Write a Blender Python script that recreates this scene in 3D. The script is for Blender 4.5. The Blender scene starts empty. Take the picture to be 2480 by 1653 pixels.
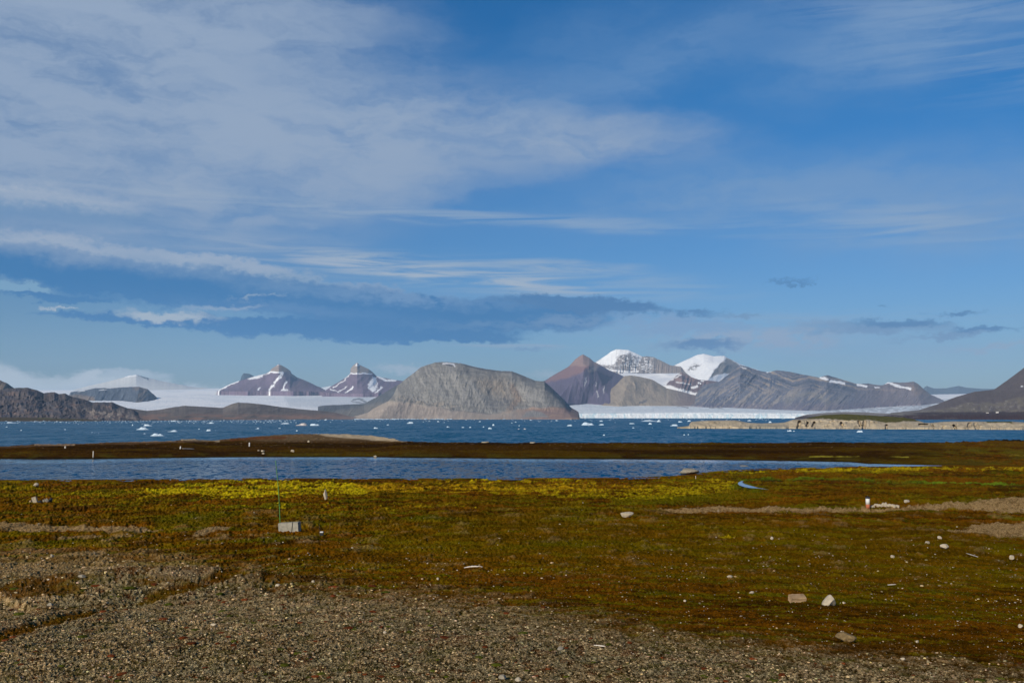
import bpy, math, random
import numpy as np
random.seed(7); rng = np.random.default_rng(7)
S = bpy.context.scene
COL = S.collection

# ------------------------------------------------------------------ camera
F = 35/36*2480.0; CXP, CYP = 1240.0, 826.5; HOR = 1008.0
PITCH = math.atan((HOR-CYP)/F); CZ = 12.0
cd = bpy.data.cameras.new('camera'); cam = bpy.data.objects.new('camera', cd); COL.objects.link(cam)
cd.lens = 35; cd.sensor_width = 36; cd.sensor_fit = 'HORIZONTAL'; cd.clip_start = 0.1; cd.clip_end = 80000
cam.location = (0, 0, CZ); cam.rotation_euler = (math.pi/2+PITCH, 0, 0)
S.camera = cam
S.render.engine = 'CYCLES'
try:
    S.cycles.use_denoising = True
    S.cycles.denoising_prefilter = 'ACCURATE'
    S.cycles.max_bounces = 6; S.cycles.volume_bounces = 1
    S.cycles.sample_clamp_indirect = 4
    S.cycles.use_adaptive_sampling = True; S.cycles.adaptive_threshold = 0.005
except Exception: pass
S.view_settings.view_transform = 'Standard'; S.view_settings.look = 'None'
S.view_settings.exposure = 0.0; S.view_settings.gamma = 1.0

# ------------------------------------------------------------------ sun
SUN_EL = math.radians(27); SUN_AZ = math.radians(214)          # compass-like: 0 = ahead (+Y), clockwise; 214 = behind, to the left
sx, sy, sz = math.sin(SUN_AZ)*math.cos(SUN_EL), math.cos(SUN_AZ)*math.cos(SUN_EL), math.sin(SUN_EL)
ld = bpy.data.lights.new('sun', 'SUN'); ld.energy = 4.7; ld.angle = math.radians(0.5); ld.color = (1.0, 0.885, 0.72)
sun = bpy.data.objects.new('sun', ld); COL.objects.link(sun)
from mathutils import Vector, Matrix
sun.rotation_euler = Vector((sx, sy, sz)).to_track_quat('Z', 'Y').to_euler(); sun.location = (-200, -300, 300)

# ------------------------------------------------------------------ pixel <-> world
cp, sp = math.cos(PITCH), math.sin(PITCH)
def pdir(x, y):
    X = (np.asarray(x, float)-CXP)/F; Y = -(np.asarray(y, float)-CYP)/F
    X, Y = np.broadcast_arrays(X, Y)
    d = np.stack([X, cp-Y*sp, sp+Y*cp], -1)
    return d/np.hypot(d[..., 0], d[..., 1])[..., None]         # unit horizontal range
def at(x, y, D):
    d = pdir(x, y); D = np.asarray(D, float)
    p = d*D[..., None]; p[..., 2] += CZ
    return p
def topx(P):
    X, Y, Z = P[..., 0], P[..., 1], P[..., 2]-CZ
    w = Y*cp+Z*sp; v = -Y*sp+Z*cp
    return CXP+F*X/w, CYP-F*v/w
def azel(x, y):
    d = pdir(x, y)
    return math.degrees(math.atan2(d[0], d[1])), math.degrees(math.atan(d[2]))

# ------------------------------------------------------------------ world: sky and clouds
def srgb(r, g, b):
    f = lambda c: (c/255/12.92) if c/255 <= 0.04045 else ((c/255+0.055)/1.055)**2.4
    return (f(r), f(g), f(b))
W = bpy.data.worlds.new('World'); S.world = W; W.use_nodes = True
nt = W.node_tree; N = nt.nodes; L = nt.links; N.clear()
def nd(t, **k):
    n = N.new(t)
    for a, b in k.items(): setattr(n, a, b)
    return n
def wmath(op, a, b=None, c=None, clamp=False):
    n = nd('ShaderNodeMath', operation=op, use_clamp=clamp)
    for i, v in enumerate((a, b, c)):
        if v is None: continue
        if isinstance(v, (int, float)): n.inputs[i].default_value = v
        else: L.new(v, n.inputs[i])
    return n.outputs[0]
def wvec(op, a, b=None, s=None):
    n = nd('ShaderNodeVectorMath', operation=op)
    for i, v in enumerate((a, b)):
        if v is None: continue
        if isinstance(v, tuple): n.inputs[i].default_value = v
        else: L.new(v, n.inputs[i])
    if s is not None: n.inputs['Scale'].default_value = s
    return n.outputs['Value'] if op in ('LENGTH', 'DOT_PRODUCT') else n.outputs['Vector']
sky = nd('ShaderNodeTexSky', sky_type='NISHITA', sun_disc=False)
sky.sun_elevation = SUN_EL; sky.sun_rotation = SUN_AZ; sky.altitude = 0; sky.air_density = 1.0; sky.dust_density = 0.6; sky.ozone_density = 2.2
geo = nd('ShaderNodeTexCoord'); sepd = nd('ShaderNodeSeparateXYZ'); L.new(geo.outputs['Generated'], sepd.inputs[0])
az = wmath('DEGREES', wmath('ARCTAN2', sepd.outputs[0], sepd.outputs[1]))
el = wmath('DEGREES', wmath('ARCSINE', sepd.outputs[2]))
cmb = nd('ShaderNodeCombineXYZ'); L.new(az, cmb.inputs[0]); L.new(el, cmb.inputs[1])
P0 = cmb.outputs[0]                                             # degrees: azimuth, elevation
def noise(vec, scale, stretch=(1, 1, 1), detail=5, rough=0.55, off=0, rot=0.0, dist=0.0):
    m = nd('ShaderNodeMapping'); m.inputs['Scale'].default_value = stretch; m.inputs['Location'].default_value = (off, off*0.7, off*0.3)
    m.inputs['Rotation'].default_value = (0, 0, math.radians(rot))
    L.new(vec, m.inputs['Vector'])
    n = nd('ShaderNodeTexNoise', noise_dimensions='2D'); n.inputs['Scale'].default_value = scale
    n.inputs['Detail'].default_value = detail; n.inputs['Roughness'].default_value = rough; n.inputs['Distortion'].default_value = dist
    L.new(m.outputs[0], n.inputs['Vector'])
    return n
def warp(vec, n, amp):
    d = wvec('SUBTRACT', n.outputs['Color'], (0.5, 0.5, 0.5))
    return wvec('ADD', vec, wvec('MULTIPLY', d, amp))
Wsoft = warp(P0, noise(P0, 0.16, (1, 2.2, 1), 5, 0.6), (7, 2.2, 0))            # veils
Wpuff = warp(warp(P0, noise(P0, 0.3, (1, 2.5, 1), 3, 0.5, 5), (4.0, 0.9, 0)), noise(P0, 1.6, (1, 1.8, 1), 6, 0.66, 9), (1.1, 0.85, 0))
Wstrk = warp(P0, noise(P0, 0.5, (0.35, 2.5, 1), 4, 0.55, 3), (4.0, 0.5, 0))
nveil = noise(Wsoft, 0.30, (0.5, 1.7, 1), 8, 0.62, 2.0, rot=-8).outputs['Fac']
nstrk = noise(P0, 0.55, (0.22, 3.4, 1), 7, 0.62, 11, rot=6, dist=0.4).outputs['Fac']
npuff = noise(P0, 1.1, (0.8, 1.9, 1), 8, 0.62, 4).outputs['Fac']
npl = noise(P0, 0.3, (0.5, 3.0, 1), 6, 0.55, 21).outputs['Fac']
def mr(v, a, b, c=0.0, d=1.0, smooth=True):
    n = nd('ShaderNodeMapRange'); n.interpolation_type = 'SMOOTHSTEP' if smooth else 'LINEAR'
    L.new(v, n.inputs['Value'])
    for i, q in zip(('From Min', 'From Max', 'To Min', 'To Max'), (a, b, c, d)): n.inputs[i].default_value = q
    return n.outputs['Result']
tex = {'veil': mr(nveil, 0.28, 0.62, 0.46, 1.0), 'strk': mr(nstrk, 0.36, 0.66), 'puff': mr(npuff, 0.30, 0.52), 'solid': None, 'pl': mr(npl, 0.35, 0.65, 0.55, 1.0)}
wcoord = {'veil': Wsoft, 'strk': Wstrk, 'puff': Wpuff, 'solid': Wpuff, 'pl': Wpuff}
def mixc(fac, c1, c2):
    m = nd('ShaderNodeMix', data_type='RGBA'); L.new(fac, m.inputs[0])
    for i, c in ((6, c1), (7, c2)):
        if isinstance(c, tuple): m.inputs[i].default_value = (*c, 1)
        else: L.new(c, m.inputs[i])
    return m.outputs[2]
def gain(c, k):
    return wvec('MULTIPLY', c, k)
gm = nd('ShaderNodeMix', data_type='RGBA'); L.new(mr(el, 1.0, 19.0, smooth=False), gm.inputs[0])
gm.inputs[6].default_value = (0.040, 0.053, 0.077, 1); gm.inputs[7].default_value = (0.008, 0.053, 0.090, 1)
cur = nd('ShaderNodeVectorMath', operation='MULTIPLY'); L.new(sky.outputs[0], cur.inputs[0]); L.new(gm.outputs[2], cur.inputs[1]); cur = cur.outputs[0]
# items: (px cx, px cy, px rx, px ry, rot deg, srgb colour, alpha, inner edge 0..1, texture)
LAV = srgb(148, 167, 193); LAV2 = srgb(122, 155, 194); DRK = srgb(44, 114, 172); DRK2 = srgb(66, 118, 170); WHT = srgb(170, 182, 199); MID = srgb(108, 144, 184); HZW = srgb(168, 182, 196)
CL = [
 (120, 200, 1200, 470, 8, LAV, 0.93, 0.35, 'veil'), (820, 330, 900, 200, -4, LAV, 0.9, 0.2, 'veil'), (480, 30, 760, 200, 0, LAV, 0.8, 0.2, 'veil'),
 (1370, 338, 500, 86, 3, LAV, 0.97, 0.0, 'veil'), (950, 420, 520, 80, -3, LAV, 0.6, 0.0, 'veil'), (1600, 140, 620, 95, -18, LAV2, 0.45, 0.0, 'veil'),
 (1450, 80, 420, 90, -12, LAV2, 0.25, 0.0, 'veil'), (2350, 120, 460, 150, 10, LAV2, 0.5, 0.0, 'strk'), (2200, 25, 420, 50, 8, LAV, 0.35, 0.0, 'strk'), (2200, 80, 600, 150, -8, LAV2, 0.65, 0.0, 'veil'),
 (1850, 460, 800, 110, -3, LAV2, 0.7, 0.0, 'veil'), (2350, 520, 560, 140, 0, LAV2, 0.75, 0.0, 'veil'), (2150, 540, 560, 70, 5, HZW, 0.38, 0.0, 'strk'),
 (1300, 535, 650, 26, 4, HZW, 0.45, 0.0, 'strk'), (700, 500, 620, 30, 2, HZW, 0.4, 0.0, 'strk'), (80, 440, 500, 40, 0, LAV, 0.5, 0.0, 'strk'),
 (90, 480, 340, 36, 1, WHT, 0.85, 0.2, 'pl'), (120, 512, 380, 34, 0, MID, 0.8, 0.2, 'solid'),
 (560, 590, 420, 50, 3, LAV, 0.6, 0.0, 'strk'), (620, 545, 170, 22, 0, LAV, 0.5, 0.0, 'veil'), 
 (1080, 665, 560, 52, 6, HZW, 0.9, 0.2, 'strk'), (820, 640, 420, 26, 4, WHT, 0.55, 0.1, 'strk'), (1350, 645, 330, 26, 6, HZW, 0.7, 0.0, 'strk'), (1330, 690, 300, 26, 7, WHT, 0.5, 0.0, 'strk'), (1600, 695, 260, 40, 5, HZW, 0.3, 0.0, 'strk'),
 (120, 600, 380, 36, 2, WHT, 0.9, 0.2, 'solid'), (420, 628, 260, 30, 5, WHT, 0.6, 0.1, 'solid'), (640, 657, 160, 22, 6, LAV, 0.7, 0.2, 'solid'),
 (560, 640, 200, 26, 6, WHT, 0.7, 0.4, 'solid'), (900, 705, 160, 22, 6, LAV, 0.8, 0.4, 'solid'), (720, 680, 140, 22, 8, HZW, 0.6, 0.3, 'solid'),
 (130, 642, 460, 48, 4, DRK, 0.97, 0.62, 'solid'), (340, 692, 330, 48, 4, DRK, 0.97, 0.6, 'solid'), (590, 704, 390, 54, 5, DRK, 0.97, 0.6, 'solid'),
 (880, 745, 420, 58, 4, DRK, 0.98, 0.62, 'solid'), (1200, 765, 330, 48, 1, DRK, 0.96, 0.7, 'solid'), (1390, 735, 240, 25, 4, DRK2, 0.95, 0.65, 'solid'),
 (740, 796, 540, 25, 2, DRK, 0.97, 0.6, 'solid'), (1080, 813, 240, 18, 1, DRK, 0.93, 0.6, 'solid'), (300, 776, 250, 11, 2, DRK, 0.9, 0.5, 'solid'), (160, 722, 170, 12, 3, DRK, 0.85, 0.5, 'solid'),
 (150, 603, 560, 42, 4, LAV, 0.6, 0.0, 'solid'), (1050, 640, 420, 20, 5, HZW, 0.5, 0.0, 'strk'), (620, 672, 420, 40, 6, MID, 0.7, 0.0, 'pl'), (1000, 722, 330, 26, 4, LAV2, 0.6, 0.0, 'puff'), (1200, 790, 260, 18, 0, MID, 0.5, 0.0, 'puff'), (700, 750, 400, 26, 3, LAV2, 0.3, 0.0, 'pl'),
 (405, 766, 140, 19, 2, HZW, 0.95, 0.35, 'solid'), (540, 744, 120, 9, -8, LAV, 0.7, 0.1, 'solid'), (20, 692, 130, 12, 3, srgb(118, 160, 192), 0.95, 0.6, 'solid'), (180, 749, 60, 5, 3, HZW, 0.8, 0.4, 'solid'), (620, 715, 90, 6, -8, HZW, 0.5, 0.2, 'puff'),
 (1380, 775, 170, 20, -2, MID, 0.8, 0.2, 'puff'), (1620, 775, 230, 28, 3, LAV2, 0.85, 0.1, 'puff'), (1900, 790, 620, 40, -1, LAV, 0.5, 0.0, 'strk'), (2000, 845, 560, 26, 1, LAV, 0.5, 0.0, 'strk'), (1660, 755, 150, 11, 2, DRK2, 0.8, 0.2, 'puff'), (1810, 757, 60, 9, 2, MID, 0.8, 0.3, 'puff'), (1700, 800, 330, 32, 0, LAV2, 0.75, 0.15, 'puff'),
 (1830, 820, 340, 34, -2, LAV, 0.9, 0.3, 'puff'), (1700, 835, 140, 18, 0, DRK2, 0.85, 0.3, 'solid'), (1960, 830, 110, 18, 0, LAV, 0.6, 0.3, 'puff'), (2130, 795, 260, 20, 2, MID, 0.9, 0.4, 'pl'), (2180, 780, 130, 13, 4, DRK2, 0.8, 0.3, 'solid'), (2310, 812, 160, 11, -3, MID, 0.9, 0.4, 'solid'),
 (2400, 798, 150, 9, 0, DRK2, 0.8, 0.3, 'solid'), (1930, 683, 100, 6, -2, DRK2, 0.75, 0.3, 'pl'), (2310, 757, 90, 7, 0, DRK2, 0.8, 0.3, 'solid'), (2155, 735, 26, 4, 0, DRK2, 0.5, 0.2, 'solid'),
 (2400, 838, 170, 8, 0, LAV, 0.7, 0.2, 'solid'), (1250, 838, 190, 13, 1, LAV, 0.75, 0.2, 'strk'), (1270, 843, 100, 5, 0, MID, 0.7, 0.3, 'solid'), (2050, 850, 500, 60, 0, LAV2, 0.35, 0.0, 'pl'), (2330, 885, 260, 14, 0, LAV, 0.35, 0.0, 'strk'),
 (1000, 893, 130, 16, -3, HZW, 0.75, 0.2, 'solid'), (1340, 910, 120, 14, 0, HZW, 0.5, 0.2, 'solid'),
 (10, 925, 190, 46, 12, srgb(184, 194, 203), 0.95, 0.3, 'solid'), (320, 938, 300, 34, 3, srgb(184, 194, 203), 0.97, 0.4, 'solid'), (225, 918, 70, 24, 0, srgb(186, 195, 204), 0.9, 0.3, 'solid'), (330, 905, 90, 18, 0, srgb(176, 188, 200), 0.8, 0.2, 'solid'), (150, 955, 560, 34, 0, srgb(176, 188, 200), 0.85, 0.3, 'solid'),
]
for (cx, cy, rx, ry, rot, colr, al, inner, tx) in CL:
    a, e = azel(cx, cy); k = 180/math.pi/F
    kk = k*math.cos(math.radians(a))
    m = nd('ShaderNodeMapping', vector_type='TEXTURE')
    m.inputs['Location'].default_value = (a, e, 0); m.inputs['Scale'].default_value = (rx*kk, ry*k, 1); m.inputs['Rotation'].default_value = (0, 0, math.radians(-rot))
    ma = nd('ShaderNodeVectorMath', operation='MULTIPLY_ADD')      # ties each cloud to the one before it, so that the long chain is evaluated in order
    L.new(cur, ma.inputs[0]); ma.inputs[1].default_value = (1e-9, 1e-9, 1e-9); L.new(wcoord[tx], ma.inputs[2]); L.new(ma.outputs[0], m.inputs['Vector'])
    d = wvec('LENGTH', m.outputs[0])
    f = mr(d, inner, 1.0 if inner > 0 else 1.15, al, 0.0)
    if tex[tx] is not None: f = wmath('MULTIPLY', f, tex[tx])
    cur = mixc(f, cur, colr)
bg = nd('ShaderNodeBackground'); bg.inputs['Strength'].default_value = 1.0
out = nd('ShaderNodeOutputWorld'); L.new(cur, bg.inputs[0]); L.new(bg.outputs[0], out.inputs[0])

# ------------------------------------------------------------------ numpy noise
def _h(ix, iy, s):
    with np.errstate(over='ignore'):
        h = (ix.astype(np.int64)*374761393 + iy.astype(np.int64)*668265263 + s*1442695041).astype(np.uint64)
        h ^= h >> np.uint64(13); h *= np.uint64(1274126177); h ^= h >> np.uint64(16); h *= np.uint64(2246822519); h ^= h >> np.uint64(15)
    return (h & np.uint64(0xffffff)).astype(np.float64)/0xffffff
def vn(x, y, s=0):
    ix = np.floor(x); iy = np.floor(y); fx = x-ix; fy = y-iy
    u = fx*fx*(3-2*fx); v = fy*fy*(3-2*fy)
    a = _h(ix, iy, s); b = _h(ix+1, iy, s); c = _h(ix, iy+1, s); d = _h(ix+1, iy+1, s)
    return (a*(1-u)+b*u)*(1-v)+(c*(1-u)+d*u)*v
def fbm(x, y, o=4, s=0, g=0.5):
    r = 0; a = 1; t = 0
    for i in range(o):
        c, sn = math.cos(i*0.9), math.sin(i*0.9)
        r = r+a*vn((x*c-y*sn)*2**i+17.3*i, (x*sn+y*c)*2**i-9.1*i, s+i); t += a; a *= g
    return r/t
def ridged(x, y, o=4, s=0, g=0.5):
    r = 0; a = 1; t = 0
    for i in range(o):
        r = r+a*(1-np.abs(2*vn(x*2**i+17.3*i, y*2**i-9.1*i, s+i)-1)); t += a; a *= g
    return r/t
def ss(a, b, x):
    t = np.clip((x-a)/(b-a), 0, 1); return t*t*(3-2*t)
def pl(x, pts):
    p = sorted(pts); return np.interp(x, [q[0] for q in p], [q[1] for q in p])
def poly(x, y, pts, soft=3.0, ky=1.0):
    """soft inside mask of a polygon given in photo pixels"""
    P = np.array(pts, float); inside = np.zeros(x.shape, bool); dmin = np.full(x.shape, 1e9)
    for i in range(len(P)):
        x1, y1 = P[i]; x2, y2 = P[(i+1) % len(P)]
        c = ((y1 > y) != (y2 > y)) & (x < (x2-x1)*(y-y1)/(y2-y1+1e-9)+x1); inside ^= c
        dx, dy = x2-x1, (y2-y1)*ky; t = np.clip(((x-x1)*dx+(y-y1)*ky*dy)/(dx*dx+dy*dy+1e-9), 0, 1)
        dmin = np.minimum(dmin, np.hypot(x-x1-t*dx, (y-y1)*ky-t*dy))
    sd = np.where(inside, dmin, -dmin); return ss(-soft, soft, sd)
def line(x, y, pts, w, ky=1.0):
    """soft mask of a stroke"""
    dmin = np.full(x.shape, 1e9)
    for (x1, y1), (x2, y2) in zip(pts[:-1], pts[1:]):
        dx, dy = x2-x1, (y2-y1)*ky; t = np.clip(((x-x1)*dx+(y-y1)*ky*dy)/(dx*dx+dy*dy+1e-9), 0, 1)
        dmin = np.minimum(dmin, np.hypot(x-x1-t*dx, (y-y1)*ky-t*dy))
    return 1-ss(w*0.4, w, dmin)
def mix(c, d, m):
    return c*(1-m[..., None])+np.asarray(d)*m[..., None]
def A(r, g, b): return np.array([r, g, b], float)

# ------------------------------------------------------------------ mesh and tagging helpers
def mesh_obj(name, verts, faces, mats, parent=None, col=None, smooth=True, attrs=None):
    me = bpy.data.meshes.new(name)
    v = np.asarray(verts, np.float32).reshape(-1, 3)
    if isinstance(faces, np.ndarray):
        n = len(faces); k = faces.shape[1]
        me.vertices.add(len(v)); me.vertices.foreach_set('co', v.ravel())
        me.loops.add(n*k); me.loops.foreach_set('vertex_index', faces.astype(np.int32).ravel())
        me.polygons.add(n); me.polygons.foreach_set('loop_start', np.arange(0, n*k, k, dtype=np.int32))
        me.polygons.foreach_set('loop_total', np.full(n, k, np.int32))
        me.polygons.foreach_set('use_smooth', np.full(n, smooth, bool))
        me.update(calc_edges=True)
    else:
        me.from_pydata([tuple(map(float, q)) for q in v], [], [tuple(f) for f in faces])
        me.polygons.foreach_set('use_smooth', [smooth]*len(me.polygons))
    if col is not None:
        a = me.color_attributes.new('tint', 'FLOAT_COLOR', 'POINT')
        a.data.foreach_set('color', np.concatenate([np.clip(col.reshape(-1, 3), 0, 1), np.ones((len(v), 1))], 1).astype(np.float32).ravel())
    for k2, arr in (attrs or {}).items():
        a = me.attributes.new(k2, 'FLOAT', 'POINT'); a.data.foreach_set('value', arr.astype(np.float32).ravel())
    for m in (mats if isinstance(mats, (list, tuple)) else [mats]): me.materials.append(m)
    o = bpy.data.objects.new(name, me); COL.objects.link(o)
    if parent is not None: o.parent = parent
    return o
def tag(o, label=None, cat=None, group=None, kind=None):
    if label: o['label'] = label
    if cat: o['category'] = cat
    if group: o['group'] = group
    if kind: o['kind'] = kind
    return o
def empty(name, loc, label, cat, group=None, rz=0):
    o = bpy.data.objects.new(name, None); COL.objects.link(o); o.location = tuple(map(float, loc)); o.rotation_euler = (0, 0, rz); o.empty_display_size = 0.2
    return tag(o, label, cat, group)
def grid_faces(nr, nc):
    i = np.arange((nr-1)*nc).reshape(nr-1, nc)[:, :-1].ravel()
    return np.stack([i, i+1, i+nc+1, i+nc], -1)

# ------------------------------------------------------------------ materials
def mat(name):
    m = bpy.data.materials.new(name); m.use_nodes = True
    return m, m.node_tree.nodes, m.node_tree.links, m.node_tree.nodes['Principled BSDF']
def tex_noise(ns, ls, scale, detail=6, rough=0.6, stretch=None, coord='Object'):
    tc = ns.new('ShaderNodeTexCoord'); n = ns.new('ShaderNodeTexNoise'); n.inputs['Scale'].default_value = scale
    n.inputs['Detail'].default_value = detail; n.inputs['Roughness'].default_value = rough
    if stretch:
        mp = ns.new('ShaderNodeMapping'); mp.inputs['Scale'].default_value = stretch; ls.new(tc.outputs[coord], mp.inputs[0]); ls.new(mp.outputs[0], n.inputs['Vector'])
    else: ls.new(tc.outputs[coord], n.inputs['Vector'])
    return n
def var_mat(name, col=None, scale=2.0, amt=0.35, rough=0.9, bump=0.3, bdist=0.05, spec=0.2, attr=False, sss=0.0):
    """principled whose colour (an attribute or a constant) is broken up by noise, with bump"""
    m, ns, ls, b = mat(name)
    n = tex_noise(ns, ls, scale)
    r = ns.new('ShaderNodeMapRange'); ls.new(n.outputs['Fac'], r.inputs[0]); r.inputs[1].default_value = 0.25; r.inputs[2].default_value = 0.75
    r.inputs[3].default_value = 1-amt; r.inputs[4].default_value = 1+amt
    v = ns.new('ShaderNodeVectorMath'); v.operation = 'SCALE'; ls.new(r.outputs[0], v.inputs['Scale'])
    if attr:
        a = ns.new('ShaderNodeAttribute'); a.attribute_name = 'tint'; ls.new(a.outputs['Color'], v.inputs[0])
    else: v.inputs[0].default_value = col
    ls.new(v.outputs[0], b.inputs['Base Color']); b.inputs['Roughness'].default_value = rough; b.inputs['Specular IOR Level'].default_value = spec
    if bump:
        bp = ns.new('ShaderNodeBump'); bp.inputs['Strength'].default_value = bump; bp.inputs['Distance'].default_value = bdist
        ls.new(n.outputs['Fac'], bp.inputs['Height']); ls.new(bp.outputs[0], b.inputs['Normal'])
    return m
M_rock = var_mat('mountain_rock', scale=0.02, amt=0.12, rough=0.95, bump=0.0, spec=0.05, attr=True)
M_ice = var_mat('glacier_ice', scale=0.03, amt=0.05, rough=0.8, bump=0.0, spec=0.1, attr=True)
M_berg = var_mat('berg_ice', (0.52, 0.62, 0.70), 0.8, 0.10, 0.45, 0.4, 0.2, 0.4)
M_bergd = var_mat('dirty_berg_ice', (0.52, 0.46, 0.43), 0.5, 0.4, 0.6, 0.4, 0.2, 0.3)
M_island = var_mat('island_rock', scale=0.25, amt=0.22, rough=0.95, bump=0.5, bdist=0.4, spec=0.1, attr=True)
M_stone = var_mat('pale_stone', (0.40, 0.335, 0.24), 6, 0.3, 0.9, 0.6, 0.03)
M_stoned = var_mat('grey_stone', (0.24, 0.21, 0.16), 5, 0.4, 0.9, 0.6, 0.04)
M_stoneb = var_mat('brown_stone', (0.30, 0.20, 0.11), 4, 0.5, 0.9, 0.6, 0.03)
M_pebble = var_mat('pebble_stone', scale=9, amt=0.25, rough=0.85, bump=0.2, bdist=0.01, attr=True)

# ------------------------------------------------------------------ loft: terrain skins through curves drawn at their own distances
def loft(name, curves, x0, x1, nx, rows, colour, material, label, disp=None, kind='structure', jit=0.0, seed=0, skirt=60, back=1500, flat_top=False, attrs=None, cat=None, wx=9.0):
    """curves bottom -> top, each (points in photo pixels, distance number or [(x, D)]); a back side falls away behind the last one"""
    xs = np.linspace(x0, x1, nx); Y = []; D = []
    for pts, dd in curves:
        Y.append(pl(xs, pts)); D.append(pl(xs, dd) if isinstance(dd, (list, tuple)) else np.full(nx, float(dd)))
    Y[-1] = Y[-1]+jit*(fbm(xs/9.0, xs*0+seed, 4, seed, 0.6)-0.5)*2
    for i in range(len(Y)-2, -1, -1): Y[i] = np.maximum(Y[i], Y[i+1]+0.05)
    ys, ds = [], []
    for i in range(len(Y)-1):
        n = rows[i]
        for k in range(n):
            t = k/n; ys.append(Y[i]*(1-t)+Y[i+1]*t); ds.append(D[i]*(1-t)+D[i+1]*t)
    ys.append(Y[-1]); ds.append(D[-1])
    ys = np.array(ys); ds = np.array(ds); X = np.broadcast_to(xs, ys.shape)
    if disp is not None: ds = ds+disp(X, ys, (ys-Y[-1][None])/(np.maximum(Y[0]-Y[-1], 1)[None]))
    P = at(X, ys, ds); C = colour(X+wx*(fbm(X/7, ys/5, 3, seed+301)-.5), ys+wx*.45*(fbm(X/8, ys/4, 3, seed+302)-.5))
    lo = P[0].copy(); lo[:, 2] -= skirt
    parts = [lo[None], P]; cols = [C[:1], C]
    if not flat_top:
        for k, drop in ((0.15, 0.10), (0.5, 0.5), (1.0, 1.0)):
            b = at(xs, Y[-1], D[-1]+back*k); b[:, 2] = P[-1][:, 2]*(1-drop)+(P[0][:, 2]-skirt)*drop; parts.append(b[None]); cols.append(C[-1:])
    V = np.concatenate(parts); C = np.concatenate(cols)
    o = mesh_obj(name, V, grid_faces(V.shape[0], nx), material, col=C)
    return tag(o, label, cat, kind=kind)

def gully(scale_x, scale_y, slant, amp, seed, o=4):
    return lambda X, Y, v: -amp*(ridged((X+slant*Y)/scale_x, Y/scale_y, o, seed)-0.5)*np.clip(v*6, 0, 1)

def spurs(lst):
    def f(X, Y, v):
        d = np.zeros(X.shape)
        for pts, w, amp in lst:
            dm = np.full(X.shape, 1e9)
            for (x1, y1), (x2, y2) in zip(pts[:-1], pts[1:]):
                dx, dy = x2-x1, y2-y1; t = np.clip(((X-x1)*dx+(Y-y1)*dy)/(dx*dx+dy*dy+1e-9), 0, 1)
                dm = np.minimum(dm, np.hypot(X-x1-t*dx, Y-y1-t*dy))
            d -= amp*np.clip(1-dm/w, 0, 1)
        return d*np.clip(v*5, 0, 1)
    return f
def add(*fs): return lambda X, Y, v: sum(f(X, Y, v) for f in fs)

SNOW = A(.86, .86, .86); PURP = A(.165, .125, .175); PURPD = A(.12, .095, .12); GREY = A(.27, .25, .23); TANR = A(.38, .33, .28); REDR = A(.25, .15, .13); BRN = A(.14, .10, .08)  # purple-blue rock tones hold part of the distance haze in their colour

# ---- glacier fields, left
def c_glacL(X, Y):
    n = fbm(X/3.0, Y/0.9, 4, 3); m = fbm(X/60, Y/4, 4, 5)
    c = np.ones(X.shape+(3,))*A(.80, .80, .80)
    c = mix(c, A(.62, .66, .70), ss(.45, .7, m)*.6)
    c = mix(c, A(.50, .54, .58), ss(.55, .75, n)*.3*ss(950, 960, Y))
    c = mix(c, A(.46, .50, .54), poly(X, Y, [(690, 962), (900, 955), (905, 975), (860, 990), (700, 985)], 6)*.55)
    for q, w in (([(855, 968), (872, 965), (888, 973)], 3), ([(850, 972), (890, 976)], 1.6)): c = mix(c, A(.16, .16, .17), line(X, Y, q, w)*.8)
    return c
loft('glacier', [([(-150, 1010), (1000, 1010)], 6000), ([(-150, 985), (1000, 985)], 7600), ([(-150, 962), (1000, 966)], 9800), ([(-150, 950), (520, 947), (1000, 950)], 12800), ([(-150, 944), (300, 944), (520, 940), (780, 938), (800, 934), (840, 938), (1000, 932)], 16500)],
     -150, 1000, 1100, [30, 34, 30, 20], c_glacL, M_ice, 'broad pale glacier between the left hills and the two purple peaks', back=500,
     disp=lambda X, Y, v: -70*(ridged(X/5.0, Y/1.6, 3, 8)-.5)*ss(948, 955, Y))

# ---- far snowy mountain with cloud haze dulling its painted snow tone, far blue peak, far blue plateau
loft('mountain', [([(170, 947), (560, 947)], 15200), ([(170, 946), (215, 934), (250, 926), (290, 916), (310, 909.5), (330, 906.5), (345, 911), (372, 918), (420, 928), (470, 937), (560, 944)], 16400)], 170, 560, 320, [30],
     lambda X, Y: mix(mix(np.ones(X.shape+(3,))*A(.56, .56, .55), A(.80, .80, .80), line(X, Y, [(300, 912), (338, 907)], 3)), A(.10, .12, .16), np.maximum(line(X, Y, [(331, 906), (345, 911), (357, 917)], 3.0), .9*line(X, Y, [(455, 927), (490, 930)], 2))),
     M_rock, 'snowy ridge with one dark crest far behind the left glacier', back=300, jit=.8)
loft('mountain', [([(575, 950), (640, 950)], 15000), ([(575, 945), (580, 926), (585, 910), (590, 903), (596, 904), (604, 905), (612, 909), (622, 914), (640, 930)], 15800)], 575, 640, 80, [30],
     lambda X, Y: np.ones(X.shape+(3,))*A(.05, .07, .10), M_rock, 'small dark blue peak poking out left of the first purple peak', back=300, jit=.6)
loft('mountain', [([(2180, 965), (2560, 965)], 16500), ([(2180, 942), (2236, 941), (2240, 936), (2245, 934), (2252, 937), (2262, 940), (2290, 940), (2305, 937), (2322, 934), (2340, 938), (2380, 941), (2560, 941)], 17600)], 2180, 2560, 380, [30],
     lambda X, Y: np.ones(X.shape+(3,))*A(.10, .13, .17), M_rock, 'faint blue plateau on the horizon above the right valley', back=300, jit=.3)
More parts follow.
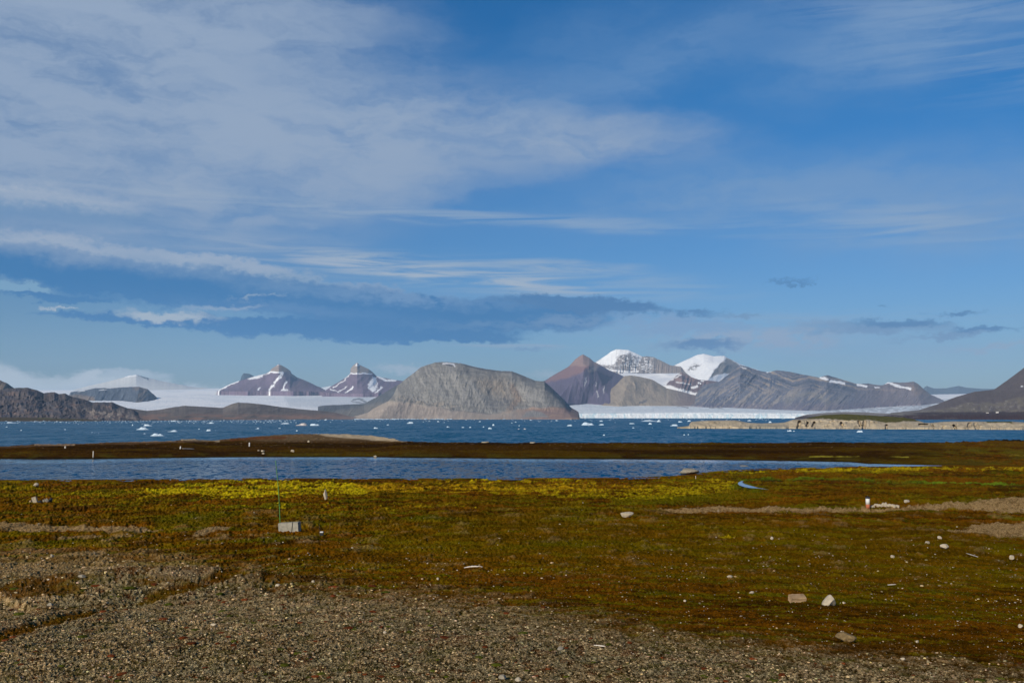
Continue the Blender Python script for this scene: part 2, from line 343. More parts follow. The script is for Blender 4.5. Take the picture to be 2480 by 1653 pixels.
loft('snowfield', [([(2180, 975), (2560, 975)], 13500), ([(2180, 956), (2400, 952), (2560, 952)], 16300)], 2180, 2560, 300, [24],
     lambda X, Y: mix(np.ones(X.shape+(3,))*A(.80, .78, .76), A(.55, .6, .68), ss(.4, .7, fbm(X/60, Y/2.0, 4, 9))*.5), M_ice, 'pale snowfield at the head of the right valley', back=300)

# ---- nunatak
def c_nun(X, Y):
    n = fbm(X/7, Y/5, 5, 11)
    c = np.ones(X.shape+(3,))*A(.085, .10, .13)*(0.7+.6*n)[..., None]
    c = mix(c, A(.24, .17, .12), ss(.5, .62, fbm((X+Y*.5)/6, Y/18, 4, 12))*.55*ss(300, 340, X))
    c = mix(c, A(.24, .17, .12), poly(X, Y, [(168, 958), (190, 954), (228, 962), (235, 976), (168, 976)], 4)*.8)
    return mix(c, SNOW, np.maximum(line(X, Y, [(187, 948), (205, 946)], 1.6), line(X, Y, [(240, 944), (256, 943)], 1.3))*.7)
loft('mountain', [([(165, 975), (393, 976)], 9000), ([(160, 970), (171, 949.6), (184, 947), (211, 944), (229, 939.6), (253, 939), (266, 940), (298, 937), (337, 936), (358, 942), (369, 952), (379, 961), (393, 973), (398, 976)], 9900)], 160, 398, 260, [46], c_nun, M_rock,
     'flat-topped dark blue rock hill rising from the left glacier', disp=add(gully(16, 22, .5, 110, 13), spurs([([(337, 936), (330, 975)], 40, 300)])), jit=.8)

# ---- the two purple peaks
def rock_noise(X, Y, c, s, k=.35, sx=4, sy=4):
    n = fbm(X/sx, Y/sy, 5, s, .65); return c*(1-k+2*k*n)[..., None]
def c_t1(X, Y):
    c = rock_noise(X, Y, np.ones(X.shape+(3,))*PURP, 20, .2, 8, 8)
    c = mix(c, A(.14, .10, .12), ss(.5, .8, fbm((X+Y)/9, Y/30, 3, 21))*.5)
    band = .5+.5*np.sin(Y*1.7+X*.05)
    up = ss(903, 899, Y+(X-675)*.02)
    c = mix(c, A(.36, .29, .24), up*(.75+.25*band)); c = mix(c, A(.16, .13, .13), up*ss(.55, .75, band)*.5)
    c = mix(c, A(.34, .29, .26), poly(X, Y, [(695, 902), (708, 905), (720, 914), (724, 919), (712, 914)], 2)*.8)
    s = np.maximum.reduce([line(X, Y, [(528, 945), (558, 929), (579, 922.5)], 3.2), poly(X, Y, [(598, 916.5), (620, 910), (643, 905), (636, 912), (618, 917.5), (600, 918)], 1.5), line(X, Y, [(643, 907), (655, 900.5), (684, 901.5)], 2.6),
        line(X, Y, [(685, 902), (674, 916), (662, 930), (651, 945)], 4.4), line(X, Y, [(693, 924), (688, 934), (684, 944)], 3.2), poly(X, Y, [(680, 946), (690, 939), (704, 946)], 1.2), line(X, Y, [(624, 943), (632, 937)], 1.8), line(X, Y, [(672, 884), (680, 884)], 1.5)*.6])
    return mix(c, SNOW, s*ss(.15, .4, fbm(X/5, Y/5, 3, 22)))
loft('mountain', [([(525, 947), (800, 948)], 11200), ([(525, 946.5), (530, 944), (558, 929), (579, 922), (600, 916), (619, 910), (642, 905), (653, 899), (658, 892), (669, 885), (675, 881), (682, 884), (695, 892), (703, 897), (706, 904), (719, 913), (737, 920), (753, 927), (766, 934), (775, 937), (790, 945), (800, 948)], 12300)],
     525, 800, 420, [80], c_t1, M_rock, 'pointed purple mountain with layered grey cap and diagonal snow gullies, left of the pair', disp=add(gully(18, 40, .8, 60, 23), spurs([([(680, 890), (705, 948)], 70, 230), ([(655, 900), (600, 948)], 45, 160)])), jit=.7, back=900)
def c_t2(X, Y):
    c = rock_noise(X, Y, np.ones(X.shape+(3,))*PURP, 30, .2, 8, 8)
    band = .5+.5*np.sin(Y*1.9+X*.04)
    up = ss(905, 901, Y+(X-870)*-.02)*ss(846, 850, X)
    c = mix(c, A(.36, .31, .27), up); c = mix(c, A(.13, .11, .12), up*ss(.5, .8, band)*.55)
    s = np.maximum.reduce([poly(X, Y, [(903, 912), (909, 914), (914, 925), (913, 943), (905, 949), (895, 945), (890, 936), (896, 925)], 2), line(X, Y, [(865, 877), (862, 884), (870, 884)], 2.2), line(X, Y, [(849, 904), (880, 903.5), (900, 905)], 1.9),
        line(X, Y, [(848, 906), (835, 920), (808, 938)], 2.0)*.8, line(X, Y, [(925, 936), (918, 944), (912, 950)], 3), line(X, Y, [(915, 911), (935, 921), (958, 921)], 4), line(X, Y, [(855, 937), (838, 950)], 2.6), line(X, Y, [(800, 942), (822, 950)], 2)*.8, line(X, Y, [(840, 935), (818, 950)], 1.7)*.8])
    return mix(c, SNOW, s*ss(.12, .4, fbm(X/5, Y/5, 3, 32)))
loft('mountain', [([(780, 950), (816, 952), (895, 954), (921, 951), (1000, 950)], 10800), ([(780, 949), (785, 947), (803, 935), (824, 922), (840, 912), (848, 904), (849, 892), (856, 884), (865, 877), (871, 883), (882, 888), (893, 893), (903, 901), (911, 909), (927, 914), (961, 920), (975, 922), (1000, 924)], 12000)],
     780, 1000, 360, [80], c_t2, M_rock, 'purple peak with layered pyramid top and a rounded white snow patch', disp=add(gully(18, 40, .9, 60, 33), spurs([([(868, 880), (880, 954)], 70, 190)])), jit=.7, back=900)

# ---- dark slope left of the big grey mountain
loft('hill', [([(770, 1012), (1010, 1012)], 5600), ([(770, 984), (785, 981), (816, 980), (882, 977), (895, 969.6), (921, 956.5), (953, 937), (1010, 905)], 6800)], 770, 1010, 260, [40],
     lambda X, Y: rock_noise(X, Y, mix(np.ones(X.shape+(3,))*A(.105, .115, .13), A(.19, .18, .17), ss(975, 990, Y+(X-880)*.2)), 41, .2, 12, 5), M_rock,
     'dark blue slope behind the left shoulder of the grey mountain', disp=gully(14, 40, .8, 60, 42), jit=.6)

# ---- big grey flat-topped mountain
def c_col(X, Y):
    n = fbm(X/6, Y/3.5, 5, 50, .65)
    yb = pl(X, [(843, 1012), (940, 968), (979, 972), (1058, 985), (1098, 991), (1190, 1001), (1237, 992), (1290, 985), (1401, 985)])+5*(fbm(X/14, X*0, 3, 51)-.5)
    scree = ss(-2, 5, Y-yb)
    c = np.ones(X.shape+(3,))*A(.235, .225, .21)*(0.68+.64*n)[..., None]
    strat = fbm(X/60, (Y-X*.06)/1.3, 3, 52)
    c = c*(0.8+.4*strat)[..., None]
    c = mix(c, A(.30, .235, .17), poly(X, Y, [(1150, 915), (1215, 915), (1250, 940), (1265, 975), (1215, 965), (1170, 945)], 18)*.55)
    c = mix(c, A(.32, .20, .13), line(X, Y, [(1240, 935), (1255, 965), (1235, 990)], 9)*.35)
    cl = ss(22, 4, yb-Y)*ss(-1, 2, yb-Y)*ss(945, 960, X)*ss(1130, 1090, X)
    c = mix(c, A(.09, .09, .10), cl*ss(.48, .6, fbm(X/3.4, Y/6, 3, 53)))
    c = mix(c, A(.35, .29, .22), cl*ss(.50, .36, fbm(X/3.0, Y/6, 3, 53))*.6)
    c = mix(c, A(.12, .12, .13), poly(X, Y, [(1180, 968), (1235, 962), (1236, 985), (1200, 998), (1185, 990)], 5)*ss(.4, .6, n)*.8)
    ch = fbm((X-Y*.4)/6, Y/45, 4, 57); c = mix(c, A(.28, .27, .255), ss(.52, .66, ch)*.5*ss(990, 960, Y)); c = mix(c, A(.13, .13, .135), ss(.46, .34, ch)*.5)
    sc = np.ones(X.shape+(3,))*A(.37, .31, .26)*(0.8+.4*fbm((X+Y*1.2)/10, Y/30, 5, 54))[..., None]
    sc = mix(sc, A(.27, .19, .165), ss(1230, 1300, X)*ss(950, 985, Y))
    sc = mix(sc, A(.36, .25, .18), ss(.5, .68, fbm(X/30, Y/6, 4, 55))*ss(1150, 1200, X)*.5)
    c = mix(c, sc, np.clip(scree, 0, 1))
    c = mix(c, A(.34, .32, .29), line(X, Y, [(1262, 945), (1290, 960), (1312, 970)], 7)*.6)
    c = mix(c, A(.24, .24, .235), poly(X, Y, [(1262, 1010), (1275, 997), (1292, 993), (1312, 998), (1330, 1010)], 3)*.85)
    c = mix(c, A(.13, .13, .14), line(X, Y, [(1122, 883), (1163, 893.5), (1205, 899), (1235, 901)], 1.9)*.8)
    c = mix(c, A(.15, .145, .14), line(X, Y, [(1100, 896), (1150, 901), (1190, 908)], 1.6)*.7)
    c = mix(c, A(.10, .10, .11), line(X, Y, [(1080, 884), (1093, 885)], 2))
    return mix(c, SNOW*.8, line(X, Y, [(1072, 881), (1088, 879.5), (1098, 883), (1100, 886)], 2.6))
topC = [(835, 1013.5), (843, 1012), (890, 998.6), (905, 988), (940, 971), (953, 956), (963, 933), (987, 914), (1019, 889), (1054, 877), (1084, 876), (1116, 879), (1163, 891), (1203, 897), (1240, 898.5), (1269, 910), (1295, 921), (1319, 923.5), (1332, 935), (1369, 970), (1382, 985.5), (1401, 997), (1404, 1012)]
loft('mountain', [([(835, 1015), (1404, 1014)], 4350), ([(835, 1014), (843, 1013), (940, 985), (1058, 985), (1098, 991), (1190, 1001), (1237, 992), (1290, 990), (1380, 1004), (1404, 1013)], 4750), ([(x, y+5) for x, y in topC], 5350), (topC, 5650)],
     835, 1404, 900, [40, 80, 10], c_col, M_rock, 'large grey flat-topped mountain standing in the fjord at the centre', disp=add(gully(40, 50, .3, 55, 56, 4), gully(8, 9, .1, 16, 58, 4), spurs([([(1120, 885), (1190, 1010)], 150, 130), ([(1320, 925), (1385, 1010)], 70, 260), ([(960, 935), (920, 1010)], 60, 160)])), jit=.8, skirt=20)

# ---- right glacier with calving front
def c_glR(X, Y):
    c = np.ones(X.shape+(3,))*A(.70, .73, .74); n = fbm(X/2.2, Y/1.6, 4, 60, .6)
    c = mix(c, A(.50, .56, .60), ss(.45, .75, n)*.55)
    c = mix(c, A(.30, .52, .62), ss(998, 1003, Y)*ss(.48, .62, fbm(X/7, Y/12, 4, 61))*.65); c = mix(c, A(.84, .86, .87), ss(996, 1001, Y)*ss(.5, .6, fbm(X/5, Y/8, 3, 65))*.5); c = mix(c, A(.52, .56, .60), ss(998, 1003, Y)*ss(.42, .56, fbm(X/5, Y/7, 4, 67))*.45); c = mix(c, A(.45, .50, .55), ss(.5, .62, fbm(X/40, Y/2, 3, 66))*.4*ss(997, 990, Y))  # crevasse shading and bluish shadows painted into the ice colour
    c = mix(c, A(.22, .20, .20), (line(X, Y, [(1640, 984), (1665, 986)], 1.4)+line(X, Y, [(1720, 986), (1752, 989)], 1.6)).clip(0, 1)*.8)
    return mix(c, A(.30, .30, .32), ss(1940, 2010, X)*ss(.35, .6, fbm(X/10, Y/2, 3, 62))*.7)
gtop = [(1330, 972), (1377, 973), (1660, 977), (1860, 987), (1990, 990), (2060, 984), (2180, 976), (2290, 966), (2420, 960)]
loft('glacier', [([(1330, 1013), (1380, 1012.5), (1960, 1009), (2420, 1009)], 7200), ([(1330, 1001), (1400, 1001), (1700, 999), (1900, 1000), (1990, 1001), (2420, 1001)], 7260), (gtop, [(1330, 9800), (1990, 9800), (2420, 13000)])],
     1330, 2420, 1100, [16, 46], c_glR, M_ice, 'wide crevassed glacier ending in an ice cliff at the fjord, right of centre', back=300, skirt=20,
     disp=lambda X, Y, v: -90*(ridged(X/4, Y/1.2, 3, 63)-.5)*ss(1000, 992, Y)-12*(ridged(X/5, Y/5, 3, 64)-.5)*ss(996, 1002, Y))

# ---- right group of peaks
def c_r1(X, Y):
    c = rock_noise(X, Y, np.ones(X.shape+(3,))*A(.115, .095, .145), 70, .22, 9, 9)  # purple haze over the dark flank is mixed into the base colour
    c = mix(c, A(.24, .14, .135), poly(X, Y, [(1315, 925), (1346, 905), (1377, 885), (1440, 884), (1405, 903), (1370, 916), (1330, 925)], 4)*.85)  # sunlit red of the upper left slope painted in
    b = .5+.5*np.sin(Y*1.6+fbm(X/6, Y/6, 3, 72)*5)
    up = ss(888, 884, Y); c = mix(c, A(.40, .26, .21), up*(.6+.4*b)); c = mix(c, A(.22, .15, .14), up*ss(.6, .9, b)*.6)
    c = mix(c, A(.33, .26, .24), poly(X, Y, [(1424, 898), (1440, 886), (1452, 884), (1440, 900), (1425, 902)], 3)*.8)
    for q in ([(1419, 914), (1416, 935)], [(1442, 925), (1444, 935)], [(1464, 935), (1462, 952)], [(1446, 945), (1447, 962)]): c = mix(c, SNOW*.7, line(X, Y, q, 1.5)*.7)
    return c
loft('mountain', [([(1290, 976), (1540, 978)], 9400), ([(1290, 935), (1321, 920), (1346, 905), (1377.5, 887), (1393, 870), (1405, 861), (1412, 857.5), (1427.5, 866), (1438, 875), (1451, 882), (1475, 896), (1512, 911), (1540, 925)], 11200)],
     1290, 1540, 380, [90], c_r1, M_rock, 'red-brown pyramid peak with dark purple flank behind the grey mountain', disp=add(gully(20, 60, .2, 70, 73), spurs([([(1437, 876), (1400, 905), (1345, 975)], 60, 650), ([(1437, 880), (1480, 975)], 50, 300)])), jit=.8, back=800)
def c_r1b(X, Y):
    n = fbm(X/7, Y/5, 5, 75, .6)
    c = np.ones(X.shape+(3,))*A(.27, .225, .18)*(.7+.6*n)[..., None]
    c = mix(c, A(.36, .29, .22), ss(.45, .65, fbm((X-Y)/6, Y/20, 3, 76))*.5); c = mix(c, A(.20, .15, .16), ss(1610, 1670, X)*.7)
    return mix(c, A(.10, .10, .12), line(X, Y, [(1550, 975), (1565, 970)], 4)*.7)
loft('mountain', [([(1440, 981), (1700, 983)], 9100), ([(1440, 981), (1459, 974), (1464, 955), (1491, 932), (1512, 910), (1528, 908.5), (1551, 912), (1578, 918), (1596, 928), (1615, 940), (1649, 947.6), (1683, 957), (1700, 962)], 10000)],
     1440, 1700, 330, [60], c_r1b, M_rock, 'rounded tan foothill in front of the right snow peaks', disp=add(gully(24, 30, -.4, 70, 77), spurs([([(1530, 909), (1500, 978)], 45, 200)])), jit=.8)
def c_r2(X, Y):
    c = np.ones(X.shape+(3,))*A(.22, .20, .20)
    st = .5+.5*np.sin(Y*1.25+.4*np.sin(X/20)); c = mix(c, A(.36, .31, .28), st*.6)
    c = mix(c, A(.11, .11, .14), ss(.5, .68, fbm(X/2.2, Y/5, 4, 80))*.75)
    c = mix(c, A(.34, .27, .22), ss(1575, 1600, X)*.6)
    sn = poly(X, Y, [(1440, 880), (1464, 860), (1480, 848), (1493, 840), (1525, 842), (1560, 862), (1543, 864), (1524, 854), (1512, 858), (1496, 862), (1492, 880), (1470, 884)], 2)
    sn = np.maximum(sn, line(X, Y, [(1515, 846), (1545, 860), (1552, 864)], 5)*.9)
    sn = np.maximum(sn, ss(.56, .66, fbm(X/4, Y/2.2, 4, 81))*.8*ss(1600, 1560, X))
    sn = np.maximum(sn, line(X, Y, [(1470, 896), (1520, 900), (1545, 899)], 3)*.8)
    sn = np.maximum(sn, line(X, Y, [(1450, 884), (1550, 886), (1580, 886)], 1.2)*.5)
    return mix(c, SNOW, sn)
loft('mountain', [([(1430, 935), (1690, 935)], 11400), ([(1430, 905), (1660, 905), (1690, 920)], 12000), ([(1430, 884), (1443, 876), (1464, 863), (1480, 851), (1493, 845), (1522, 847), (1543.5, 857), (1557, 863), (1567, 862), (1583, 864.6), (1601, 872.5), (1622.5, 884), (1649, 888), (1661, 900), (1690, 915)], 12700)],
     1430, 1690, 420, [16, 80], c_r2, M_rock, 'snow-capped mountain with banded grey cliffs, highest of the right group', disp=add(gully(5, 50, .1, 90, 82, 4), spurs([([(1525, 848), (1490, 905)], 35, 260)])), jit=1.0, back=700)
loft('snowfield', [([(1450, 960), (1720, 965)], 10500), ([(1450, 899), (1475, 897), (1522, 902.5), (1560, 904), (1649, 903), (1660, 912), (1720, 925)], 11900)], 1450, 1720, 300, [50],
     lambda X, Y: mix(np.ones(X.shape+(3,))*A(.82, .81, .80), A(.58, .61, .66), ss(.4, .7, fbm(X/25, Y/6, 4, 84))*.5), M_ice, 'smooth white snow basin below the banded cliffs', back=200, disp=lambda X, Y, v: -160*(fbm(X/40, Y/12, 3, 85)-.5))
def c_r4(X, Y):
    c = rock_noise(X, Y, np.ones(X.shape+(3,))*A(.16, .115, .125), 86, .3, 5, 5)
    c = mix(c, A(.34, .22, .19), line(X, Y, [(1651, 903), (1680, 918), (1672, 926), (1640, 918)], 6)*.6)
    sn = np.maximum.reduce([line(X, Y, [(1625, 920), (1648, 908)], 2.5)*.8, line(X, Y, [(1640, 925), (1672, 930)], 2)*.7, line(X, Y, [(1693, 927), (1697, 928)], 3), line(X, Y, [(1675, 938), (1688, 936)], 4), line(X, Y, [(1655, 942), (1660, 944)], 2.4), line(X, Y, [(1700, 922), (1705, 922)], 2), line(X, Y, [(1609, 934), (1640, 943), (1688, 955)], 5.5)])
    return mix(c, SNOW*.92, sn)
loft('hill', [([(1600, 975), (1790, 975)], 10150), ([(1600, 937), (1612, 932), (1628, 916), (1651.5, 901.5), (1670, 911), (1691, 918.6), (1715, 921), (1741, 924), (1790, 930)], 10900)], 1600, 1790, 280, [60], c_r4, M_rock,
     'small dark red hill with snow scraps in the gap between the snow peaks', disp=add(gully(9, 30, .3, 90, 87), spurs([([(1651, 902), (1640, 950)], 30, 160)])), jit=.8, back=300)
def c_r3(X, Y):
    c = mix(np.ones(X.shape+(3,))*SNOW, A(.66, .69, .74), ss(.45, .7, fbm((X-Y)/12, Y/10, 4, 90))*.35)
    rk = poly(X, Y, [(1760, 866), (1768, 868), (1796, 886), (1770, 905), (1755, 903), (1718, 914), (1728, 898), (1745, 880)], 2)*ss(.2, .45, fbm(X/5, Y/4, 4, 91)+.15)
    rk = np.maximum(rk, poly(X, Y, [(1665, 895), (1680, 880), (1696, 882), (1690, 892), (1672, 899)], 3)*ss(.42, .52, fbm(X/4, Y/3, 4, 92)))
    rk = np.maximum(rk, poly(X, Y, [(1628, 886), (1650, 888), (1662, 900), (1655, 912), (1640, 905)], 3)*.8)
    return mix(c, A(.25, .23, .225), rk)
loft('mountain', [([(1620, 950), (1850, 950)], 11200), ([(1620, 890), (1630, 886), (1662, 871), (1688, 859), (1704, 856), (1728, 862), (1754, 861), (1762, 866), (1781, 875), (1794, 882), (1812, 888), (1850, 900)], 13200)],
     1620, 1850, 330, [80], c_r3, M_rock, 'white snow-covered dome with a grey rock flank, right of the banded peak', disp=add(gully(25, 30, .6, 120, 93), spurs([([(1758, 862), (1735, 890), (1700, 940)], 45, 700)])), jit=.5, back=700)
def c_r5(X, Y):
    w = 13*(fbm(X/60, Y/25, 4, 100)-.5)+3*(fbm(X/12, Y/8, 3, 108)-.5)
    syn = Y-pl(X, [(1650, 960), (1790, 880), (1860, 905), (1920, 935), (1960, 925), (2020, 938), (2100, 955), (2240, 950)])+w
    b = .5+.5*np.sin(syn*.62+2.2*(fbm(X*0, syn/9, 2, 110)-.5)*4); b2 = .5+.5*np.sin(syn*1.7+1)
    c = np.ones(X.shape+(3,))*A(.135, .14, .18)*(.75+.5*fbm(X/5, Y/4, 4, 101))[..., None]  # base colour includes the blue of the haze in front
    up = ss(965, 930, Y)*(.35+.65*ss(.42, .62, fbm(X/30, syn/7, 3, 109)))
    c = mix(c, A(.34, .27, .21), ss(.78, .94, b)*.8*up+ss(.9, 1, b2)*.22*up); c = mix(c, A(.05, .065, .095), ss(.28, .08, b)*.7*up)
    arch = np.abs(np.hypot((X-1955)/1.5, (Y-985))-28-8*fbm(X/12, Y/8, 3, 102)); c = mix(c, A(.28, .255, .22), ss(10, 3, arch)*ss(990, 975, Y)*.4)
    g = fbm((X+Y*1.1)/7, (Y-X*.2)/40, 4, 103, .6); c = mix(c, A(.31, .27, .24), ss(.48, .60, g)*ss(925, 955, Y)*.75*ss(2080, 1990, X))
    c = mix(c, A(.21, .165, .17), ss(2040, 2150, X)*.6); c = mix(c, A(.27, .20, .17), poly(X, Y, [(2195, 928), (2224, 930), (2250, 955), (2215, 955)], 8)*.6)
    c = mix(c, A(.165, .14, .185), ss(970, 985, Y)*.5)
    for q in ([(1867, 912), (1866, 940)], [(1874, 915), (1875, 930)]): c = mix(c, A(.05, .07, .12), line(X, Y, q, 3)*.8)
    sn = np.maximum.reduce([line(X, Y, [(1985, 913), (2003, 918)], 4), line(X, Y, [(2012, 922), (2045, 928)], 4.5), line(X, Y, [(2078, 931), (2098, 935)], 4), line(X, Y, [(2146, 928), (2156, 927)], 2.5), line(X, Y, [(2158, 929), (2180, 936), (2205, 941)], 3.8), line(X, Y, [(2118, 937), (2130, 938)], 2), line(X, Y, [(1858, 901), (1868, 899)], 2.4), line(X, Y, [(1793, 887), (1806, 891)], 2.0)*.8])
    return mix(c, SNOW, sn)
loft('mountain', [([(1640, 982), (1660, 981), (1728, 984), (1780, 988), (1860, 992), (1992, 994.6), (2057.5, 989), (2123.5, 984), (2176, 981), (2279, 975), (2300, 973)], [(1640, 9300), (2000, 8800), (2300, 11000)]),
                  ([(1640, 981.5), (1660, 979), (1683, 958), (1691, 947), (1702, 932), (1741, 924), (1762, 908), (1781, 892), (1792.5, 883.5), (1812, 888), (1833, 896), (1860, 901), (1881, 896), (1913, 900), (1947, 907), (1984, 913.5), (2003.6, 908), (2028.6, 915), (2065.5, 926.7), (2079, 929), (2102, 928), (2123.5, 932), (2139, 932), (2150, 925), (2189, 926), (2213, 923.5), (2223.6, 929), (2237, 941), (2255, 955.7), (2271, 962), (2290, 972)], [(1640, 10200), (2000, 10300), (2300, 11700)])],
     1640, 2295, 1000, [110], c_r5, M_rock, 'long dark blue-grey mountain with folded pale rock bands, right of the snow peaks', disp=add(gully(34, 60, 1.0, 110, 104, 4), gully(6, 7, .6, 40, 106, 3), spurs([([(1790, 885), (1700, 985)], 50, 260), ([(1960, 910), (1940, 990)], 55, 200), ([(2213, 925), (2230, 975)], 60, 260)])), jit=.7)

# ---- left foreshore ridges
def c_h1(X, Y):
    n = fbm(X/12, Y/6, 5, 110, .6)
    c = np.ones(X.shape+(3,))*A(.10, .085, .085)*(.6+.8*n)[..., None]
    c = mix(c, A(.20, .135, .11), ss(.52, .7, fbm(X/30, Y/7, 4, 111))*.55)
    c = mix(c, A(.33, .27, .22), ss(.48, .6, fbm(X/9, Y/9, 4, 112))*poly(X, Y, [(200, 990), (240, 985), (320, 995), (330, 1014), (230, 1012)], 10)*.85)
    return mix(c, A(.045, .055, .08), ss(.55, .7, fbm(X/7, Y/8, 3, 113))*.6)
loft('hill', [([(-160, 1018), (360, 1017.5)], 3000), ([(-160, 1004), (250, 1006), (360, 1016)], 3250), ([(-160, 940), (0, 944), (21, 940), (66, 938), (87, 944), (105, 951), (132, 949), (142, 953.5), (158, 952), (174, 961), (200, 965), (224, 974), (271, 973), (287, 980), (311, 988), (324, 992), (340, 1003), (352, 1014), (360, 1017)], 4100)],
     -160, 360, 560, [20, 70], c_h1, M_rock, 'rugged dark brown hills on the left shore of the fjord', disp=add(gully(44, 26, -.3, 170, 114, 4), gully(11, 7, .2, 60, 115, 4)), jit=1.2, skirt=20, back=900)
loft('hill', [([(-160, 990), (70, 990)], 4900), ([(-160, 905), (0, 920.6), (16, 927), (34, 939), (70, 960)], 5400)], -160, 70, 160, [40],
     lambda X, Y: rock_noise(X, Y, np.ones(X.shape+(3,))*A(.19, .15, .12), 118, .25, 10, 6), M_rock, 'brown rounded hill top at the left edge behind the dark ridge', disp=gully(14, 30, .5, 100, 119), jit=.8)
def c_l(X, Y):
    n = fbm(X/20, Y/2.5, 5, 120, .6)
    c = np.ones(X.shape+(3,))*A(.145, .125, .115)*(.7+.6*n)[..., None]
    c = mix(c, A(.20, .175, .15), poly(X, Y, [(545, 986), (576, 974), (640, 980), (560, 990)], 4)*.7)
    c = mix(c, A(.27, .165, .125), ss(997, 1010, Y)*ss(.4, .6, fbm(X/40, Y/4, 4, 121))*.8)
    return mix(c, A(.29, .23, .21), ss(780, 860, X)*.6)
loft('hill', [([(280, 1016.8), (900, 1015.5)], [(280, 3050), (900, 4300)]), ([(280, 992), (290, 985), (318, 989), (356, 994), (382, 992), (422, 985), (448, 982), (487, 984), (540, 987), (561, 977.6), (576, 974), (611, 976), (648, 980), (684, 985.5), (737, 991), (785, 995), (814, 999), (850, 1008), (900, 1014)], [(280, 4500), (900, 5200)])],
     280, 900, 560, [50], c_l, M_rock, 'low brown hills along the far shore below the left glacier', disp=add(gully(40, 9, 1.0, 90, 122, 4)), jit=.6, skirt=20, back=600)
loft('shore', [([(-160, 1018.5), (150, 1018), (246, 1017.6)], 2850), ([(-160, 1008), (0, 1009.5), (80, 1010.5), (210, 1014.5), (246, 1017)], 3050)], -160, 246, 300, [14],
     lambda X, Y: mix(np.ones(X.shape+(3,))*A(.075, .055, .03), A(.10, .105, .03), ss(.5, .65, fbm(X/30, Y/2, 3, 125))*ss(1016, 1012, Y)), M_rock, 'flat dark shore strip under the left hills', skirt=10, back=200)

# ---- right foreshore
def c_f(X, Y):
    n = fbm(X/14, Y/7, 5, 130, .6)
    c = np.ones(X.shape+(3,))*A(.115, .09, .085)*(.8+.4*n)[..., None]
    lo = ss(0, 6, Y-pl(X, [(2150, 1000), (2300, 985), (2340, 972), (2420, 970), (2480, 955), (2650, 940)]))
    c = mix(c, A(.165, .135, .10)*1.0, lo*ss(.3, .7, fbm(X/10, Y/5, 5, 131)+.1)); c = mix(c, A(.32, .28, .24), ss(.66, .74, fbm(X/6, Y/3, 4, 132))*lo*.6)
    c = mix(c, A(.21, .19, .17), ss(2290, 2200, X)*.6)
    c = mix(c, A(.055, .032, .028), ss(996, 999, Y-(X-2300)*-.004)*ss(2180, 2240, X)); c = mix(c, A(.05, .02, .015), ss(1003, 1006, Y))
    c = mix(c, A(.20, .18, .15), ss(.6, .7, fbm(X/30, Y/1.6, 3, 133))*ss(2340, 2280, X)*ss(999, 1003, Y)*.5)
    return mix(c, SNOW*.8, line(X, Y, [(2474, 935), (2480, 935)], 2.0))
loft('mountain', [([(2140, 1014.5), (2650, 1014)], 4300), ([(2140, 1007), (2650, 1000)], 4500), ([(2140, 1006), (2150, 1003), (2158, 999), (2200, 995), (2224, 992.6), (2271, 978), (2318, 959.6), (2361, 948), (2408, 942.5), (2440, 920), (2480, 890), (2540, 835), (2650, 770)], [(2140, 4700), (2400, 6000), (2650, 6600)])],
     2140, 2650, 620, [20, 80], c_f, M_rock, 'dark mountain slope rising out of the right edge of the picture', disp=add(gully(40, 60, -.6, 110, 134, 4), gully(12, 12, .1, 40, 135, 3)), jit=.6, skirt=20, back=1500)
loft('shore', [([(1925, 1013), (2300, 1014)], 4900), ([(1925, 1011), (1955, 1003), (2000, 999), (2045, 997), (2100, 998), (2150, 1001), (2300, 1004)], 5200)], 1925, 2300, 260, [20],
     lambda X, Y: rock_noise(X, Y, mix(np.ones(X.shape+(3,))*A(.20, .175, .16), A(.07, .045, .035), ss(1005, 1009, Y)), 137, .3, 20, 1.5), M_rock, 'low grey moraine strip between the glacier front and the right mountain', skirt=15, back=300)

# ---- island
def c_isl(X, Y):
    cl = pl(X, [(1640, 1000), (1671, 1000), (1900, 1000), (1955, 1014), (2000, 1013.5), (2050, 1017), (2110, 1016), (2145, 1023), (2190, 1020), (2229, 1019), (2300, 1000), (2385, 1019), (2390, 1023), (2450, 1023), (2455, 1000), (2600, 1000)])
    c = np.ones(X.shape+(3,))*A(.40, .33, .23)*(.80+.4*fbm(X/9, Y/3, 5, 140, .65))[..., None]
    c = mix(c, A(.24, .18, .10), ss(.58, .75, fbm(X/14, Y/4, 4, 141))*.5)
    c = mix(c, A(.12, .11, .10), ss(.72, .8, fbm(X/3, Y/3, 3, 144))*.4)
    c = mix(c, A(.25, .235, .19), ss(1790, 1830, X)*ss(1920, 1890, X)*ss(1026, 1029, Y)*.7)
    g = ss(1, -1, Y-cl+1.5*(fbm(X/10, Y/3, 3, 142)-.5))
    gc = np.ones(X.shape+(3,))*A(.085, .075, .012)*(.6+.8*fbm(X/9, Y/1.2, 4, 143))[..., None]
    c = mix(c, gc, g)
    c = mix(c, A(.07, .06, .045), line(X, Y, [(1715, 1016.8), (1760, 1016)], 1.2))
    return c
